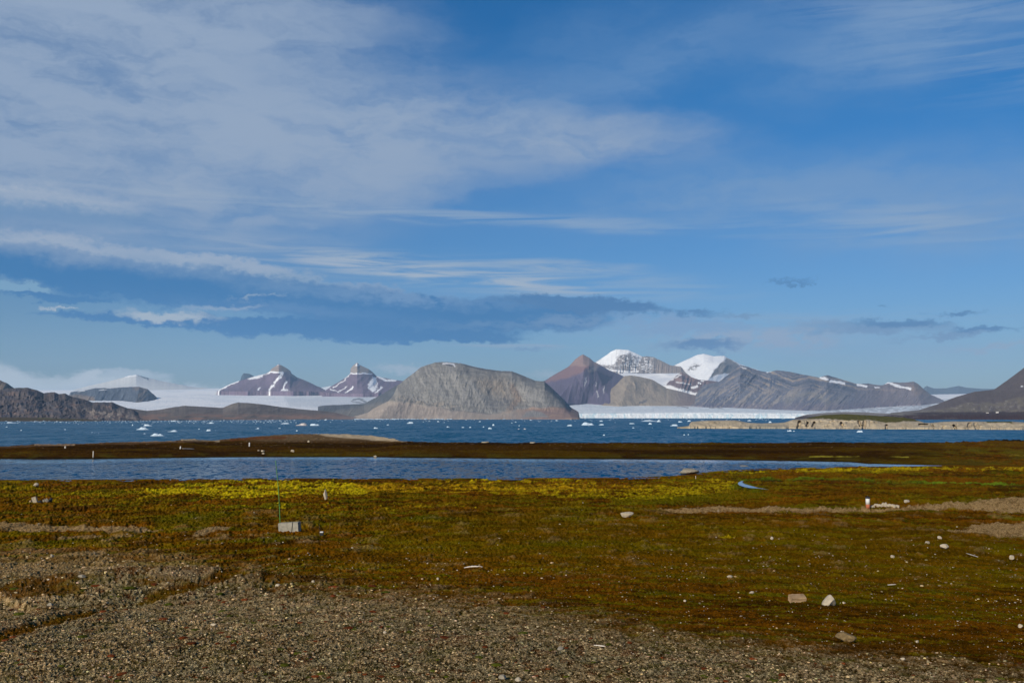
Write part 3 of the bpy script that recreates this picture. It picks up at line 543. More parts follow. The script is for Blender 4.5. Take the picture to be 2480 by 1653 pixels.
def d_isl(X, Y, v):
    d = -14*(ridged(X/22, Y/14, 3, 145)-.5)
    for q, w in (([(1937, 1022), (1934, 1034)], 6), ([(1956, 1024), (1955, 1031)], 4), ([(1972, 1023), (1968, 1031)], 4), ([(2037, 1024), (2041, 1031)], 4), ([(2094, 1022), (2092, 1035)], 6), ([(2080, 1020), (2084, 1030)], 4), ([(2147, 1030), (2146, 1036)], 4), ([(2227, 1028), (2245, 1028)], 4), ([(2351, 1022), (2347, 1032)], 6), ([(2362, 1024), (2366, 1034)], 7), ([(2310, 1030), (2315, 1037)], 4), ([(2255, 1026), (2262, 1034)], 3)):
        d = d+12*line(X+3*(fbm(X/3, Y/3, 2, 147)-.5), Y, q, w)
    return d*np.clip(v*4, 0, 1)
topI = [(1640, 1034), (1668, 1031), (1671, 1024), (1675, 1020.5), (1715, 1017.5), (1781, 1017), (1807, 1022), (1833, 1024.5), (1880, 1024), (1900, 1022.5), (1921, 1015.5), (1947, 1014), (1965, 1010), (1992, 1004.5), (2044, 1002), (2097, 1004.5), (2150, 1008), (2190, 1010.5), (2210, 1014), (2229, 1019.6), (2240, 1023), (2255, 1023.5), (2271, 1021.6), (2308, 1019.7), (2361, 1019.7), (2387, 1020), (2448, 1020), (2480, 1022), (2650, 1018)]
cliffI = [(1640, 1036), (1671, 1025), (1675, 1022), (1715, 1020), (1781, 1020), (1807, 1025), (1880, 1026), (1900, 1024.5), (1921, 1018), (1955, 1016), (2050, 1018), (2110, 1019), (2145, 1024), (2229, 1024), (2255, 1025.5), (2300, 1022), (2387, 1023), (2448, 1023), (2480, 1025), (2650, 1024)]
loft('island', [([(1640, 1037), (1668, 1033.5), (1900, 1034), (1960, 1037), (2200, 1036.5), (2240, 1035.5), (2270, 1037), (2480, 1037), (2650, 1038)], 1020), (cliffI, 1045), (topI, 1125)], 1640, 2650, 1400, [26, 30], c_isl, M_island,
     'low rocky island with tan cliffs and an olive green top on the right', disp=d_isl, jit=.5, skirt=4, back=60)

# ------------------------------------------------------------------ foreground ground sheet
LAG = 1.0
def shoreD(pts, z):                                             # a waterline drawn in pixels -> (azimuth, distance)
    a = np.array(pts, float); d = pdir(a[:, 0], a[:, 1]); return np.arctan2(d[:, 0], d[:, 1]), (z-CZ)/d[:, 2]
azr = math.radians
def interp_az(az, pr): return np.interp(az, pr[0], pr[1])
farS = shoreD([(-200, 1109), (0, 1110.5), (90, 1112), (250, 1111), (430, 1108), (620, 1106.5), (900, 1106.5), (1000, 1108), (1280, 1111), (1600, 1112), (1900, 1115.5), (2060, 1118.5), (2100, 1122.5), (2200, 1124.5), (2290, 1127)], LAG)
nearS = shoreD([(-200, 1162), (0, 1161), (300, 1160), (500, 1157.5), (900, 1158), (1200, 1157), (1500, 1156), (1640, 1151), (1700, 1143.5), (1760, 1138), (1850, 1133.5), (2050, 1129.5), (2200, 1128.3), (2290, 1127.1)], LAG)
crestP = [(-200, 1082), (0, 1080), (60, 1077.5), (90, 1074), (130, 1075), (200, 1073), (330, 1069), (400, 1068), (432, 1066), (445, 1063), (470, 1063), (500, 1065.5), (520, 1065.5), (570, 1061), (600, 1059), (640, 1055), (720, 1050.5), (760, 1050), (850, 1051.5), (900, 1054), (930, 1058), (955, 1062), (970, 1067.5), (1050, 1070), (1200, 1071.5), (1400, 1072), (1700, 1071.5), (1880, 1072), (1970, 1070), (2100, 1071), (2300, 1070.5), (2330, 1068.5), (2400, 1067), (2480, 1065), (2700, 1064)]
crestD = [(-200, 330), (0, 335), (400, 350), (550, 400), (750, 425), (900, 420), (975, 340), (1400, 330), (2000, 345), (2300, 360), (2480, 400), (2700, 400)]
NC, DS = 1500, []
# distances: dense where the picture needs rows
Dn = np.concatenate([np.linspace(1.0, 5.6, 14), 5.6*np.exp(np.linspace(0, math.log(130/5.6), 900))[1:], np.linspace(130, 480, 420)[1:], np.array([520, 700, 1100, 2000, 4000, 9000, 19500])])
xpc = np.concatenate([np.linspace(-900, -40, 60), np.linspace(-40, 2520, NC)[1:], np.linspace(2520, 3380, 60)[1:]])
AZ = np.arctan2(pdir(xpc, HOR)[:, 0], pdir(xpc, HOR)[:, 1])
prof = [(0, 10.40), (3, 10.38), (5.6, 10.36), (8, 10.12), (12, 9.62), (19, 8.62), (30, 7.55), (50, 6.35), (77, 5.05), (100, 4.05), (125, 2.9), (150, 1.85), (170, 1.15)]
DD, AA = np.meshgrid(Dn, AZ, indexing='ij')
XX = DD*np.sin(AA); YY = DD*np.cos(AA)
zb = np.interp(DD, [p[0] for p in prof], [p[1] for p in prof])
zb = zb  # smooth the kinks of the profile by averaging neighbours in log distance
for _ in range(2):
    zb = (np.interp(DD*0.93, [p[0] for p in prof], [p[1] for p in prof])+zb+np.interp(DD*1.07, [p[0] for p in prof], [p[1] for p in prof]))/3
dn = interp_az(AA, nearS); df = interp_az(AA, farS)
endaz = nearS[0][-1]
wat = AA <= endaz
dcx = (np.tan(AA)*F*1.0)/ (1.0) # image x at the horizon row
PXh = CXP+np.tan(AA)*F*(1/cp)*1.0*(cp*cp)                       # approx column
PXh = topx(np.stack([XX, YY, np.full(XX.shape, CZ)], -1))[0]
dc = pl(PXh, crestD); yc = pl(PXh, crestP)
zc = CZ+pdir(PXh, yc)[..., 2]*dc
# near slope: scale the profile so that it meets the lagoon at dn
k = np.where(DD < dn, 1, 0)
z_near = zb
tt = np.clip((dn-DD)/60, 0, 1)
z_near = LAG+(np.maximum(zb, LAG+0.02)-LAG)*ss(0, 1, tt)+ (dn-DD).clip(0, 60)*0.004
z_near = np.where(DD > dn-60, LAG+np.minimum((dn-DD)*0.0145, 1.0e9)*1.0, zb)
bl = ss(0, 70, dn-DD); z_near = zb*bl+(LAG+(dn-DD)*0.014)*(1-bl)
# lagoon floor
mid = np.clip(np.minimum(DD-dn, df-DD), -50, 50)
z_lag = LAG-0.05*np.clip(mid, 0, 12)
# spit
s1 = np.clip((DD-df)/np.maximum(dc-df, 1), 0, 1)
z_sp = LAG+(zc-LAG)*(s1**0.8)
z_sp = np.where(DD > dc, zc-(DD-dc)*0.16, z_sp)
z = np.where(DD < dn, z_near, np.where(DD < df, z_lag, z_sp))
# right of the lagoon's end: a saddle of land
z_land = np.interp(DD, [p[0] for p in prof]+[185, 240, 275], [p[1] for p in prof]+[1.12, 1.15, 1.3])
zz1 = np.where(DD > 250, 1.2+(zc-1.2)*np.clip((DD-250)/np.maximum(dc-250, 1), 0, 1), z_land); zz1 = np.where(DD > dc, zc-(DD-dc)*0.16, zz1)
rb = ss(endaz-0.004, endaz+0.012, AA); z = z*(1-rb)+zz1*rb
z = np.maximum(z, -3.0)
def P2(z): return topx(np.stack([XX, YY, z], -1))
px, py = P2(z)
fadeL = np.clip(np.abs(DD-dn)/12, 0, 1)*np.clip(np.abs(DD-df)/12, 0, 1)*ss(480, 440, DD)
landw = np.where((DD < dn) | (AA > endaz), 1, 0)
# shapes
def blob(cx, cy, D, rx, ry, h):                                 # a mound in world metres around a pixel at distance D
    q = at(cx, cy, D); return h*np.exp(-(((XX-q[0])/rx)**2+((YY-q[1])/ry)**2))
z += (blob(180, 1380, 25, 4.6, 3.2, .35)+blob(420, 1375, 24, 3.2, 1.6, .28)+blob(60, 1450, 15, 2.2, 1.6, .12)+blob(2480, 1208, 92, 20, 9, .8)+blob(2200, 1218, 84, 14, 5, .25)+blob(2480, 1290, 46, 6, 4, .25)+blob(560, 1250, 60, 8, 3, .15))
dit = np.hypot(0, 0)
px, py = P2(z)
ditch = line(px, py, [(-60, 1572), (90, 1520), (230, 1478), (330, 1452), (430, 1425), (560, 1378)], 34, 2.2)
z -= .05*ditch*ss(5, 12, DD)*landw
z -= .10*line(px, py, [(0, 1445), (60, 1466)], 22, 2.5)*landw
lanw2 = np.where(DD < dn, 1, 0)*1.0
amp = ss(3, 10, DD)*(landw+.6*(DD > df))*fadeL
z += amp*(.22*(fbm(XX/9, YY/7, 3, 200)-.5)+.10*(fbm(XX/2.6, YY/2.2, 3, 201)-.5)*np.clip(DD/20, .4, 3))
px, py = P2(z)
# masks
n1 = fbm(XX/14, YY/10, 5, 210, .55); n2 = fbm(XX/3.2, YY/3, 5, 211, .6); n3 = fbm(XX/.5, YY/.5, 4, 212, .6); lg = np.log(DD)
ns = fbm(AA*420, lg*130, 4, 213, .6)                             # speckle that keeps its size over distance
ns2 = fbm(AA*1100, lg*300, 2, 214, .6); nm = fbm(AA*60, lg*26, 5, 215, .6)
yb = pl(px, [(-200, 1352), (0, 1352), (120, 1350), (300, 1356), (480, 1368), (560, 1392), (700, 1425), (950, 1452), (1200, 1475), (1400, 1508), (1600, 1545), (1850, 1575), (2100, 1602), (2480, 1640), (2700, 1650)])
gr = ss(-45, 50, (py-yb)+90*(nm-.5)+30*(ns-.5))
gr = np.where(DD > dn, 0, gr)
def rough_poly(pts, soft, ky, a=18): return poly(px+a*2*(nm-.5), py+a*.6*(nm-.5)+a*.5*(ns-.5), pts, soft, ky)
gp = np.maximum.reduce([rough_poly([(-60, 1266), (60, 1267), (150, 1274), (230, 1277), (330, 1274), (400, 1283), (300, 1287), (150, 1284), (0, 1283), (-60, 1284)], 4, 2.5, 8),
    rough_poly([(480, 1285), (520, 1278), (560, 1273), (545, 1282), (500, 1292), (465, 1300)], 3, 2.5, 5), rough_poly([(205, 1338), (240, 1332), (258, 1336), (240, 1346), (215, 1345)], 2, 2, 3),
    rough_poly([(1600, 1236), (1750, 1225), (1900, 1228), (2080, 1231), (2200, 1224), (2330, 1215), (2480, 1202), (2600, 1200), (2600, 1236), (2480, 1240), (2300, 1232), (2100, 1236), (1850, 1240), (1620, 1240)], 6, 2.5, 8),
    rough_poly([(2280, 1285), (2380, 1272), (2480, 1266), (2650, 1266), (2650, 1300), (2480, 1305), (2380, 1293)], 8, 2.5, 10)])
gp = np.maximum(gp, .75*ss(.62, .74, nm+.1*(ns-.5))*ss(1215, 1250, py)*ss(1445, 1360, py)*ss(-200, 700, px)*.3)
gp = np.maximum(gp, ss(.52, .68, nm)*line(px, py, [(-40, 1312), (250, 1305), (560, 1300), (800, 1320)], 22, 2.0)*.6)
gp = np.where(DD > dn, 0, gp)
# base tundra: rust, brown, olive, dark
v = n1*.5+n2*.25+nm*.35-.05
c = np.ones(XX.shape+(3,))*A(.090, .038, .0015)
c = mix(c, A(.125, .062, .0012), ss(.52, .65, v)); c = mix(c, A(.13, .040, .002), ss(.50, .62, fbm(XX/7+9, YY/6, 5, 220))*.6)
c = mix(c, A(.082, .058, .0015), ss(.54, .70, fbm(XX/12-4, YY/10, 5, 221))*.4)
c = mix(c, A(.035, .014, .001), ss(.56, .72, fbm(XX/5+31, YY/4, 5, 222))*.6)
c = c*1.12*(.40+1.2*ns)[..., None]*(.75+.5*ns2)[..., None]
st1 = fbm(AA*26, lg*62, 5, 223, .55); st2 = fbm(AA*20+3, lg*52+8, 5, 224, .55); st3 = fbm(AA*15+9, lg*40+2, 5, 225, .55)
c = mix(c, A(.135, .050, .002)*(.6+.8*ns)[..., None], ss(.53, .62, st2)*.75); c = mix(c, A(.135, .105, .002)*(.5+1.0*ns)[..., None], ss(.56, .64, st3)*.6); c = mix(c, A(.026, .011, .001), ss(.54, .64, st1)*.7); c = mix(c, A(.085, .082, .002)*(.5+1.0*ns)[..., None], ss(.59, .68, fbm(AA*13+21, lg*36+5, 5, 226, .55))*.6)
# zones of the far tundra
olv = rough_poly([(900, 1285), (1300, 1240), (1700, 1265), (2200, 1275), (2480, 1300), (2480, 1420), (1700, 1400), (1250, 1380), (900, 1340)], 40, 2, 30)
c = mix(c, A(.120, .075, .001)*1.0, olv*.42*(ns+.3).clip(0, 1))
c = mix(c, A(.078, .076, .002), .75*np.maximum(rough_poly([(370, 1255), (470, 1240), (600, 1238), (520, 1262), (500, 1275), (380, 1278)], 10, 2.2, 10), rough_poly([(1000, 1245), (1060, 1243), (1060, 1256), (1015, 1256)], 5, 2, 8))*.8*(ns+.35).clip(0, 1))
c = mix(c, A(.11, .105, .002), rough_poly([(1480, 1205), (1850, 1190), (1950, 1205), (1600, 1222), (1480, 1220)], 8, 2.2, 10)*.5)
# yellow moss
ym = rough_poly([(300, 1197), (400, 1184), (470, 1170), (600, 1160), (900, 1167), (1200, 1166), (1500, 1159), (1700, 1160), (1760, 1170), (1600, 1190), (1380, 1200), (1150, 1192), (950, 1194), (720, 1203), (560, 1208), (400, 1205)], 14, 2.4, 22)
dens = ss(.44, .52, fbm(AA*260, lg*150, 4, 230, .6)+.22*ym-.10+.12*ss(1500, 900, px)*ym-.05*ss(1300, 1700, px))
ym = ym*(1-.42*ss(1150, 1700, px))*(1-.30*ss(.50, .62, fbm(AA*22, lg*26, 4, 234)))
ym2 = np.maximum(ym, rough_poly([(1700, 1139), (1850, 1134), (2050, 1131), (2700, 1128), (2700, 1137), (2000, 1143), (1700, 1145)], 4, 2.2, 6)*.72)
ym2 = np.maximum(ym2, .72*rough_poly([(1200, 1195), (1650, 1165), (1800, 1160), (1790, 1195), (1600, 1212), (1300, 1208)], 10, 2, 14))
ym2 = np.maximum(ym2, .60*line(px, py+14*(nm-.5), [(500, 1224), (760, 1226), (900, 1230), (1150, 1222)], 18, 2.4))
ym2 = np.maximum(ym2, .52*rough_poly([(0, 1180), (200, 1172), (420, 1172), (420, 1215), (150, 1225), (0, 1222)], 10, 2, 10))
ym2 = np.maximum(ym2, .8*rough_poly([(1740, 1300), (1770, 1297), (1795, 1300), (1790, 1306), (1750, 1305)], 2, 2, 3))
stk = fbm(AA*40, lg*48, 5, 232, .6)
mos = ym2*ss(.42, .52, .45*fbm(AA*300, lg*130, 4, 231, .6)+.55*stk-.40*(1-ym2)+.045)
mos = np.clip(mos, 0, 1)*np.where(DD > dn, 0, 1)
yc1 = A(.37, .275, .004); yc2 = A(.38, .20, .004)
orange = rough_poly([(850, 1172), (1200, 1172), (1620, 1172), (1560, 1190), (1200, 1188), (900, 1192)], 10, 2, 14)*.75
yel = (np.ones(XX.shape+(3,))*yc1)*(1-orange[..., None])+yc2*orange[..., None]
c = mix(c, yel*(.45+1.2*ns)[..., None], mos*.95)
c = mix(c, A(.11, .035, .004), orange*ss(.5, .62, fbm(AA*240+50, lg*120, 3, 233))*.75*ss(.2, .5, mos+orange*.3))
# green wet band
grn = np.maximum(line(px, py+3*(nm-.5), [(1790, 1164), (1850, 1160), (1980, 1160), (2100, 1164), (2250, 1170), (2300, 1170), (2500, 1173), (2700, 1175)], 7, 2.0), .5*line(px, py, [(1780, 1180), (1800, 1172), (1830, 1188)], 20, 2))
grn2 = ss(.42, .6, fbm(AA*50, lg*30, 3, 246))*line(px, py+4*(nm-.5), [(2240, 1170), (2300, 1168), (2400, 1171), (2520, 1172)], 4.5, 2)
c = mix(c, A(.055, .075, .004), grn*.85*ss(.3, .6, nm)); c = mix(c, A(.13, .22, .01), np.maximum(grn2, grn*ss(.52, .6, ns)*.6)*.8)
c = mix(c, A(.02, .022, .006), line(px, py, [(1850, 1163), (2100, 1167), (2500, 1177)], 3.2, 2)*.6)
# gravel
g_c = mix(np.ones(XX.shape+(3,))*A(.175, .120, .045), A(.40, .29, .145), ss(.42, .64, ns)); g_c = mix(g_c, A(.022, .014, .002), ss(.50, .34, ns)*.9); g_c = g_c*(1+.5*(nm-.5)[..., None]*A(1.6, .8, .4))
g_c = g_c*(.72+.56*n2)[..., None]
g_c = mix(g_c, A(.10, .03, .008), ss(.64, .70, fbm(AA*75, lg*42, 4, 240))*.6); g_c = mix(g_c, A(.06, .058, .008), ss(.60, .72, fbm(AA*50+7, lg*30, 4, 241))*.55)
g_c = mix(g_c, A(.30, .215, .12)*(1.0), rough_poly([(-40, 1510), (60, 1505), (170, 1480), (120, 1510), (40, 1540), (-40, 1548)], 10, 2, 10)*.5+.55*rough_poly([(350, 1385), (470, 1372), (540, 1372), (500, 1392), (400, 1398)], 5, 2, 10))
far_g = mix(np.ones(XX.shape+(3,))*A(.34, .22, .095), A(.13, .07, .02), ss(.5, .35, ns)*.7)
g_c = mix(g_c, far_g, ss(26, 40, DD))
G = np.clip(np.maximum(gr*ss(.18, .36, ns+.35*gr), gp*ss(.1, .3, ns+.3*gp)), 0, 1)
ve = np.maximum(ditch*.95*ss(.25, .5, nm), .8*ss(.52, .66, fbm(AA*26, lg*16, 5, 244))*poly(px, py, [(-60, 1385), (480, 1400), (560, 1380), (330, 1452), (-60, 1500)], 30, 2))
G = G*(1-ve)
c = mix(c, g_c, G)
c = mix(c, A(.075, .032, .002)*1.0, ve*ss(0, 1, gr)*.6)
# colours of the spit
sp_m = (DD > df)*(1-ss(endaz-.10, endaz+.10, AA+.12*(nm-.5)))
spc = np.ones(XX.shape+(3,))*A(.045, .019, .001)
spc = mix(spc, A(.075, .042, .001), ss(.5, .62, fbm(XX/20, YY/12, 4, 250))*.55); spc = mix(spc, A(.016, .007, .001), ss(.52, .66, fbm(XX/25+5, YY/9, 4, 251))*.7)
hump = ss(560, 640, px)*ss(975, 960, px)
spc = mix(spc, A(.16, .105, .055), hump*ss(1074, 1062, py+5*(nm-.5))*.7)
spc = mix(spc, A(.40, .31, .20), np.maximum(poly(px, py+2*(nm-.5), [(745, 1047), (870, 1051), (930, 1053), (985, 1062), (985, 1069), (900, 1066), (800, 1057)], 2), .9*line(px, py+2*(nm-.5), [(440, 1064), (480, 1064.5), (530, 1067)], 3.5)))
spc = mix(spc, A(.34, .24, .15), .8*np.maximum(line(px, py, [(85, 1075.5), (140, 1077), (180, 1077)], 2.6), line(px, py, [(310, 1069.5), (425, 1068)], 1.8)))
spc = mix(spc, A(.15, .09, .05), line(px, py+1.5*(nm-.5), [(0, 1082), (200, 1074), (430, 1069), (600, 1062), (750, 1054)], 4)*.5)
spc = mix(spc, A(.11, .036, .012), line(px, py, [(560, 1065), (630, 1060), (690, 1059)], 5)*.7)
spc = mix(spc, A(.070, .055, .006), ss(22, 6, DD-df)*ss(.4, .6, nm)*.6)
spc = mix(spc, A(.012, .010, .003), ss(5, 1, DD-df)*.85)
spc = mix(spc, A(.30, .22, .15), ss(.74, .8, ns)*.5*ss(1100, 1070, py))
c = mix(c, spc*(.6+.8*ns)[..., None], sp_m)
# right land beyond the lagoon
rl = ss(endaz-.06, endaz+.04, AA)*ss(185, 210, DD)*(DD > dn)
c = mix(c, A(.075, .06, .006)*(1.0), rl*ss(.4, .6, nm)*.6); c = mix(c, A(.085, .03, .001), rl*ss(1095, 1080, py)*.45)
c = mix(c, A(.012, .009, .006), ss(1069.6, 1067.8, py)*ss(2290, 2330, px)*(DD > 250))
yl = line(px, py+1*(nm-.5), [(1960, 1106), (2090, 1105), (2200, 1107)], 1.8)+line(px, py, [(2380, 1102), (2480, 1103)], 1.6); c = mix(c, A(.24, .20, .02), np.clip(yl, 0, 1)*(DD > 180)*ss(.45, .62, nm+.25*(ns-.5)))
# fine relief: pebbly where gravel, hummocky where moss
rel = amp*np.where(DD > dn, .4, 1)*DD
z += rel*(.0034*(ns-.5)*(1-.3*G)+.0014*(ns2-.5)*(1+.6*G)+.006*(nm-.5))+amp*.16*mos*(ns-.3)
gpts = np.stack([XX, YY, z], -1)
def ground_mat():
    m, ns_, ls, b = mat('tundra_ground')
    at_ = ns_.new('ShaderNodeAttribute'); at_.attribute_name = 'tint'
    ga = ns_.new('ShaderNodeAttribute'); ga.attribute_name = 'gravel'
    tc = ns_.new('ShaderNodeTexCoord')
    vo = ns_.new('ShaderNodeTexVoronoi'); vo.inputs['Scale'].default_value = 66; ls.new(tc.outputs['Object'], vo.inputs['Vector'])
    vo2 = ns_.new('ShaderNodeTexVoronoi'); vo2.inputs['Scale'].default_value = 26; ls.new(tc.outputs['Object'], vo2.inputs['Vector'])
    no = ns_.new('ShaderNodeTexNoise'); no.inputs['Scale'].default_value = 22; no.inputs['Detail'].default_value = 6; no.inputs['Roughness'].default_value = .7; ls.new(tc.outputs['Object'], no.inputs['Vector'])
    def M(op, a, b2):
        n = ns_.new('ShaderNodeMath'); n.operation = op
        for i, q in enumerate((a, b2)):
            if isinstance(q, (int, float)): n.inputs[i].default_value = q
            else: ls.new(q, n.inputs[i])
        return n.outputs[0]
    def R(v_, a, b2, c2, d2):
        n = ns_.new('ShaderNodeMapRange'); ls.new(v_, n.inputs[0])
        for i, q in enumerate((a, b2, c2, d2)): n.inputs[i+1].default_value = q
        return n.outputs[0]
    s1_ = ns_.new('ShaderNodeSeparateColor'); ls.new(vo.outputs['Color'], s1_.inputs[0])
    s2_ = ns_.new('ShaderNodeSeparateColor'); ls.new(vo2.outputs['Color'], s2_.inputs[0])
    peb = M('MULTIPLY', R(s1_.outputs[0], 0, 1, .35, 1.75), R(s2_.outputs[0], 0, 1, .6, 1.45))
    veg = R(no.outputs['Fac'], .3, .7, .45, 1.6)
    mx = ns_.new('ShaderNodeMix'); mx.data_type = 'FLOAT'; ls.new(ga.outputs['Fac'], mx.inputs[0]); ls.new(veg, mx.inputs[2]); ls.new(peb, mx.inputs[3])
    sc = ns_.new('ShaderNodeVectorMath'); sc.operation = 'SCALE'; ls.new(at_.outputs['Color'], sc.inputs[0]); ls.new(mx.outputs[0], sc.inputs['Scale'])
    ls.new(sc.outputs[0], b.inputs['Base Color']); b.inputs['Roughness'].default_value = 1; b.inputs['Specular IOR Level'].default_value = 0
    hgt = M('ADD', M('MULTIPLY', R(vo.outputs['Distance'], 0, .8, 1, 0), ga.outputs['Fac']), no.outputs['Fac'])
    bp = ns_.new('ShaderNodeBump'); bp.inputs['Strength'].default_value = .9; bp.inputs['Distance'].default_value = .03; ls.new(hgt, bp.inputs['Height']); ls.new(bp.outputs[0], b.inputs['Normal'])
    return m
gnd = mesh_obj('ground', gpts, grid_faces(*XX.shape), ground_mat(), col=c, attrs={'gravel': G})
tag(gnd, 'brown and olive tundra with gravel in front and a low spit beyond the lagoon', kind='structure')
def gz_at(az_, d_):                                             # ground height (bilinear on the grid)
    i = np.clip(np.searchsorted(Dn, d_)-1, 0, len(Dn)-2); j = np.clip(np.searchsorted(AZ, az_)-1, 0, len(AZ)-2)
    u = (d_-Dn[i])/(Dn[i+1]-Dn[i]); w = (az_-AZ[j])/(AZ[j+1]-AZ[j])
    return (z[i, j]*(1-u)+z[i+1, j]*u)*(1-w)+(z[i, j+1]*(1-u)+z[i+1, j+1]*u)*w
def hit(x, y, dmin=4.0, dmax=470.0):
    """where the sight line through photo pixel (x, y) first meets the ground"""
    d = pdir(x, y); a = math.atan2(d[0], d[1]); ds = np.exp(np.linspace(math.log(dmin), math.log(dmax), 1600))
    g = gz_at(np.full(ds.shape, a), ds); h = CZ+d[2]*ds
    idx = np.nonzero(h <= g)[0]
    D_ = ds[idx[0]] if len(idx) else dmax
    return np.array([d[0]*D_, d[1]*D_, gz_at(np.array([a]), np.array([D_]))[0]]), D_

# ------------------------------------------------------------------ water
def water_mat(name, base, rough, k, scales, stretch, calm=False, ior=1.33):
    m, ns_, ls, b = mat(name)
    b.inputs['Base Color'].default_value = (*base, 1); b.inputs['Roughness'].default_value = rough; b.inputs['IOR'].default_value = ior
    tc = ns_.new('ShaderNodeTexCoord'); tot = None
    for sc_, am in scales:
        mp = ns_.new('ShaderNodeMapping'); mp.inputs['Scale'].default_value = stretch; ls.new(tc.outputs['Object'], mp.inputs[0])
        n = ns_.new('ShaderNodeTexNoise'); n.inputs['Scale'].default_value = sc_; n.inputs['Detail'].default_value = 4; n.inputs['Roughness'].default_value = .6; ls.new(mp.outputs[0], n.inputs['Vector'])
        s = ns_.new('ShaderNodeVectorMath'); s.operation = 'SUBTRACT'; ls.new(n.outputs['Color'], s.inputs[0]); s.inputs[1].default_value = (.5, .5, .5)
        s2 = ns_.new('ShaderNodeVectorMath'); s2.operation = 'MULTIPLY'; ls.new(s.outputs[0], s2.inputs[0]); s2.inputs[1].default_value = (am*k, am*k, 0)
        if tot is None: tot = s2.outputs[0]
        else:
            ad = ns_.new('ShaderNodeVectorMath'); ad.operation = 'ADD'; ls.new(tot, ad.inputs[0]); ls.new(s2.outputs[0], ad.inputs[1]); tot = ad.outputs[0]
    if calm:
        ca = ns_.new('ShaderNodeAttribute'); ca.attribute_name = 'ripple'
        im = ns_.new('ShaderNodeMapRange'); ls.new(ca.outputs['Fac'], im.inputs[0]); im.inputs[1].default_value = .05; im.inputs[2].default_value = .6; im.inputs[3].default_value = 1.36; im.inputs[4].default_value = ior; ls.new(im.outputs[0], b.inputs['IOR'])
        sm = ns_.new('ShaderNodeVectorMath'); sm.operation = 'SCALE'; ls.new(tot, sm.inputs[0]); ls.new(ca.outputs['Fac'], sm.inputs['Scale']); tot = sm.outputs[0]
    ad = ns_.new('ShaderNodeVectorMath'); ad.operation = 'ADD'; ls.new(tot, ad.inputs[0]); ad.inputs[1].default_value = (0, -0.10 if not calm else 0.0, 1)
    if calm: ad.inputs[1].default_value = (0, 0, 1)
    nm_ = ns_.new('ShaderNodeVectorMath'); nm_.operation = 'NORMALIZE'; ls.new(ad.outputs[0], nm_.inputs[0]); ls.new(nm_.outputs[0], b.inputs['Normal'])
    return m
M_sea = water_mat('fjord_water', (.001, .060, .125), .25, 1.0, [(.30, 1.0), (.04, .5)], (1, .35, 1), ior=1.09)
M_lag = water_mat('lagoon_water', (.001, .045, .118), .12, 2.3, [(1.15, 1.0), (.35, .5)], (1, .4, 1), calm=True, ior=1.13)
sxs = np.linspace(-12000, 12000, 60); sys_ = np.concatenate([np.linspace(250, 2000, 30), np.linspace(2000, 19800, 40)[1:]])
SX, SY = np.meshgrid(sxs, sys_); SZ = np.zeros(SX.shape)
tag(mesh_obj('fjord_water', np.stack([SX, SY, SZ], -1), grid_faces(*SX.shape), M_sea), 'blue fjord water with drifting ice', kind='structure')
la = np.linspace(AZ[0]+.02, endaz+.02, 500); tl = np.linspace(0, 1, 60)
dn1 = interp_az(la, nearS)-6; df1 = interp_az(la, farS)+5
LD = dn1[None]*(1-tl[:, None])+df1[None]*tl[:, None]; LA = np.broadcast_to(la, LD.shape)
dfr = interp_az(la, farS)[None]-LD
rip = ss(7, 30, dfr+6*(fbm(LA*60, LD/8, 3, 260)-.5)-10*ss(math.radians(-20), math.radians(-27), LA))*.97+.03
mesh_obj_l = mesh_obj('lagoon_water', np.stack([LD*np.sin(LA), LD*np.cos(LA), np.full(LD.shape, LAG)], -1), grid_faces(*LD.shape), M_lag, attrs={'ripple': rip})
tag(mesh_obj_l, 'narrow rippled blue lagoon behind the yellow moss', kind='structure')

# ------------------------------------------------------------------ stones and ice
def ico(sub=2):
    import bmesh
    bm = bmesh.new(); bmesh.ops.create_icosphere(bm, subdivisions=sub, radius=1.0)
    v = np.array([q.co[:] for q in bm.verts]); f = np.array([[w.index for w in q.verts] for q in bm.faces]); bm.free(); return v, f
I1 = ico(1); I2 = ico(2); I3 = ico(3); I4 = ico(4)
def n3(v, s, seed):
    return (vn(v[:, 0]*s+seed*3.1, v[:, 1]*s+v[:, 2]*s*.7+seed, seed)+vn(v[:, 1]*s-seed, v[:, 2]*s+v[:, 0]*s*.6, seed+5)+vn(v[:, 2]*s+seed, v[:, 0]*s-v[:, 1]*s*.5, seed+9))/3-.5
def stone_verts(seed, base=I3, facets=9, rough=.12, flat=.25):
    r = np.random.default_rng(seed); v, f = base; v = v.copy()
    for _ in range(facets):                                    # planes cut flat facets into the ball
        n = r.normal(size=3); n /= np.linalg.norm(n); d = r.uniform(.55, .85); q = v@n; k_ = q > d
        v[k_] -= np.outer((q[k_]-d)*.93, n)
    v *= (1+rough*n3(v, 2.2, seed)+rough*.5*n3(v, 6, seed+3))[:, None]
    return v, f
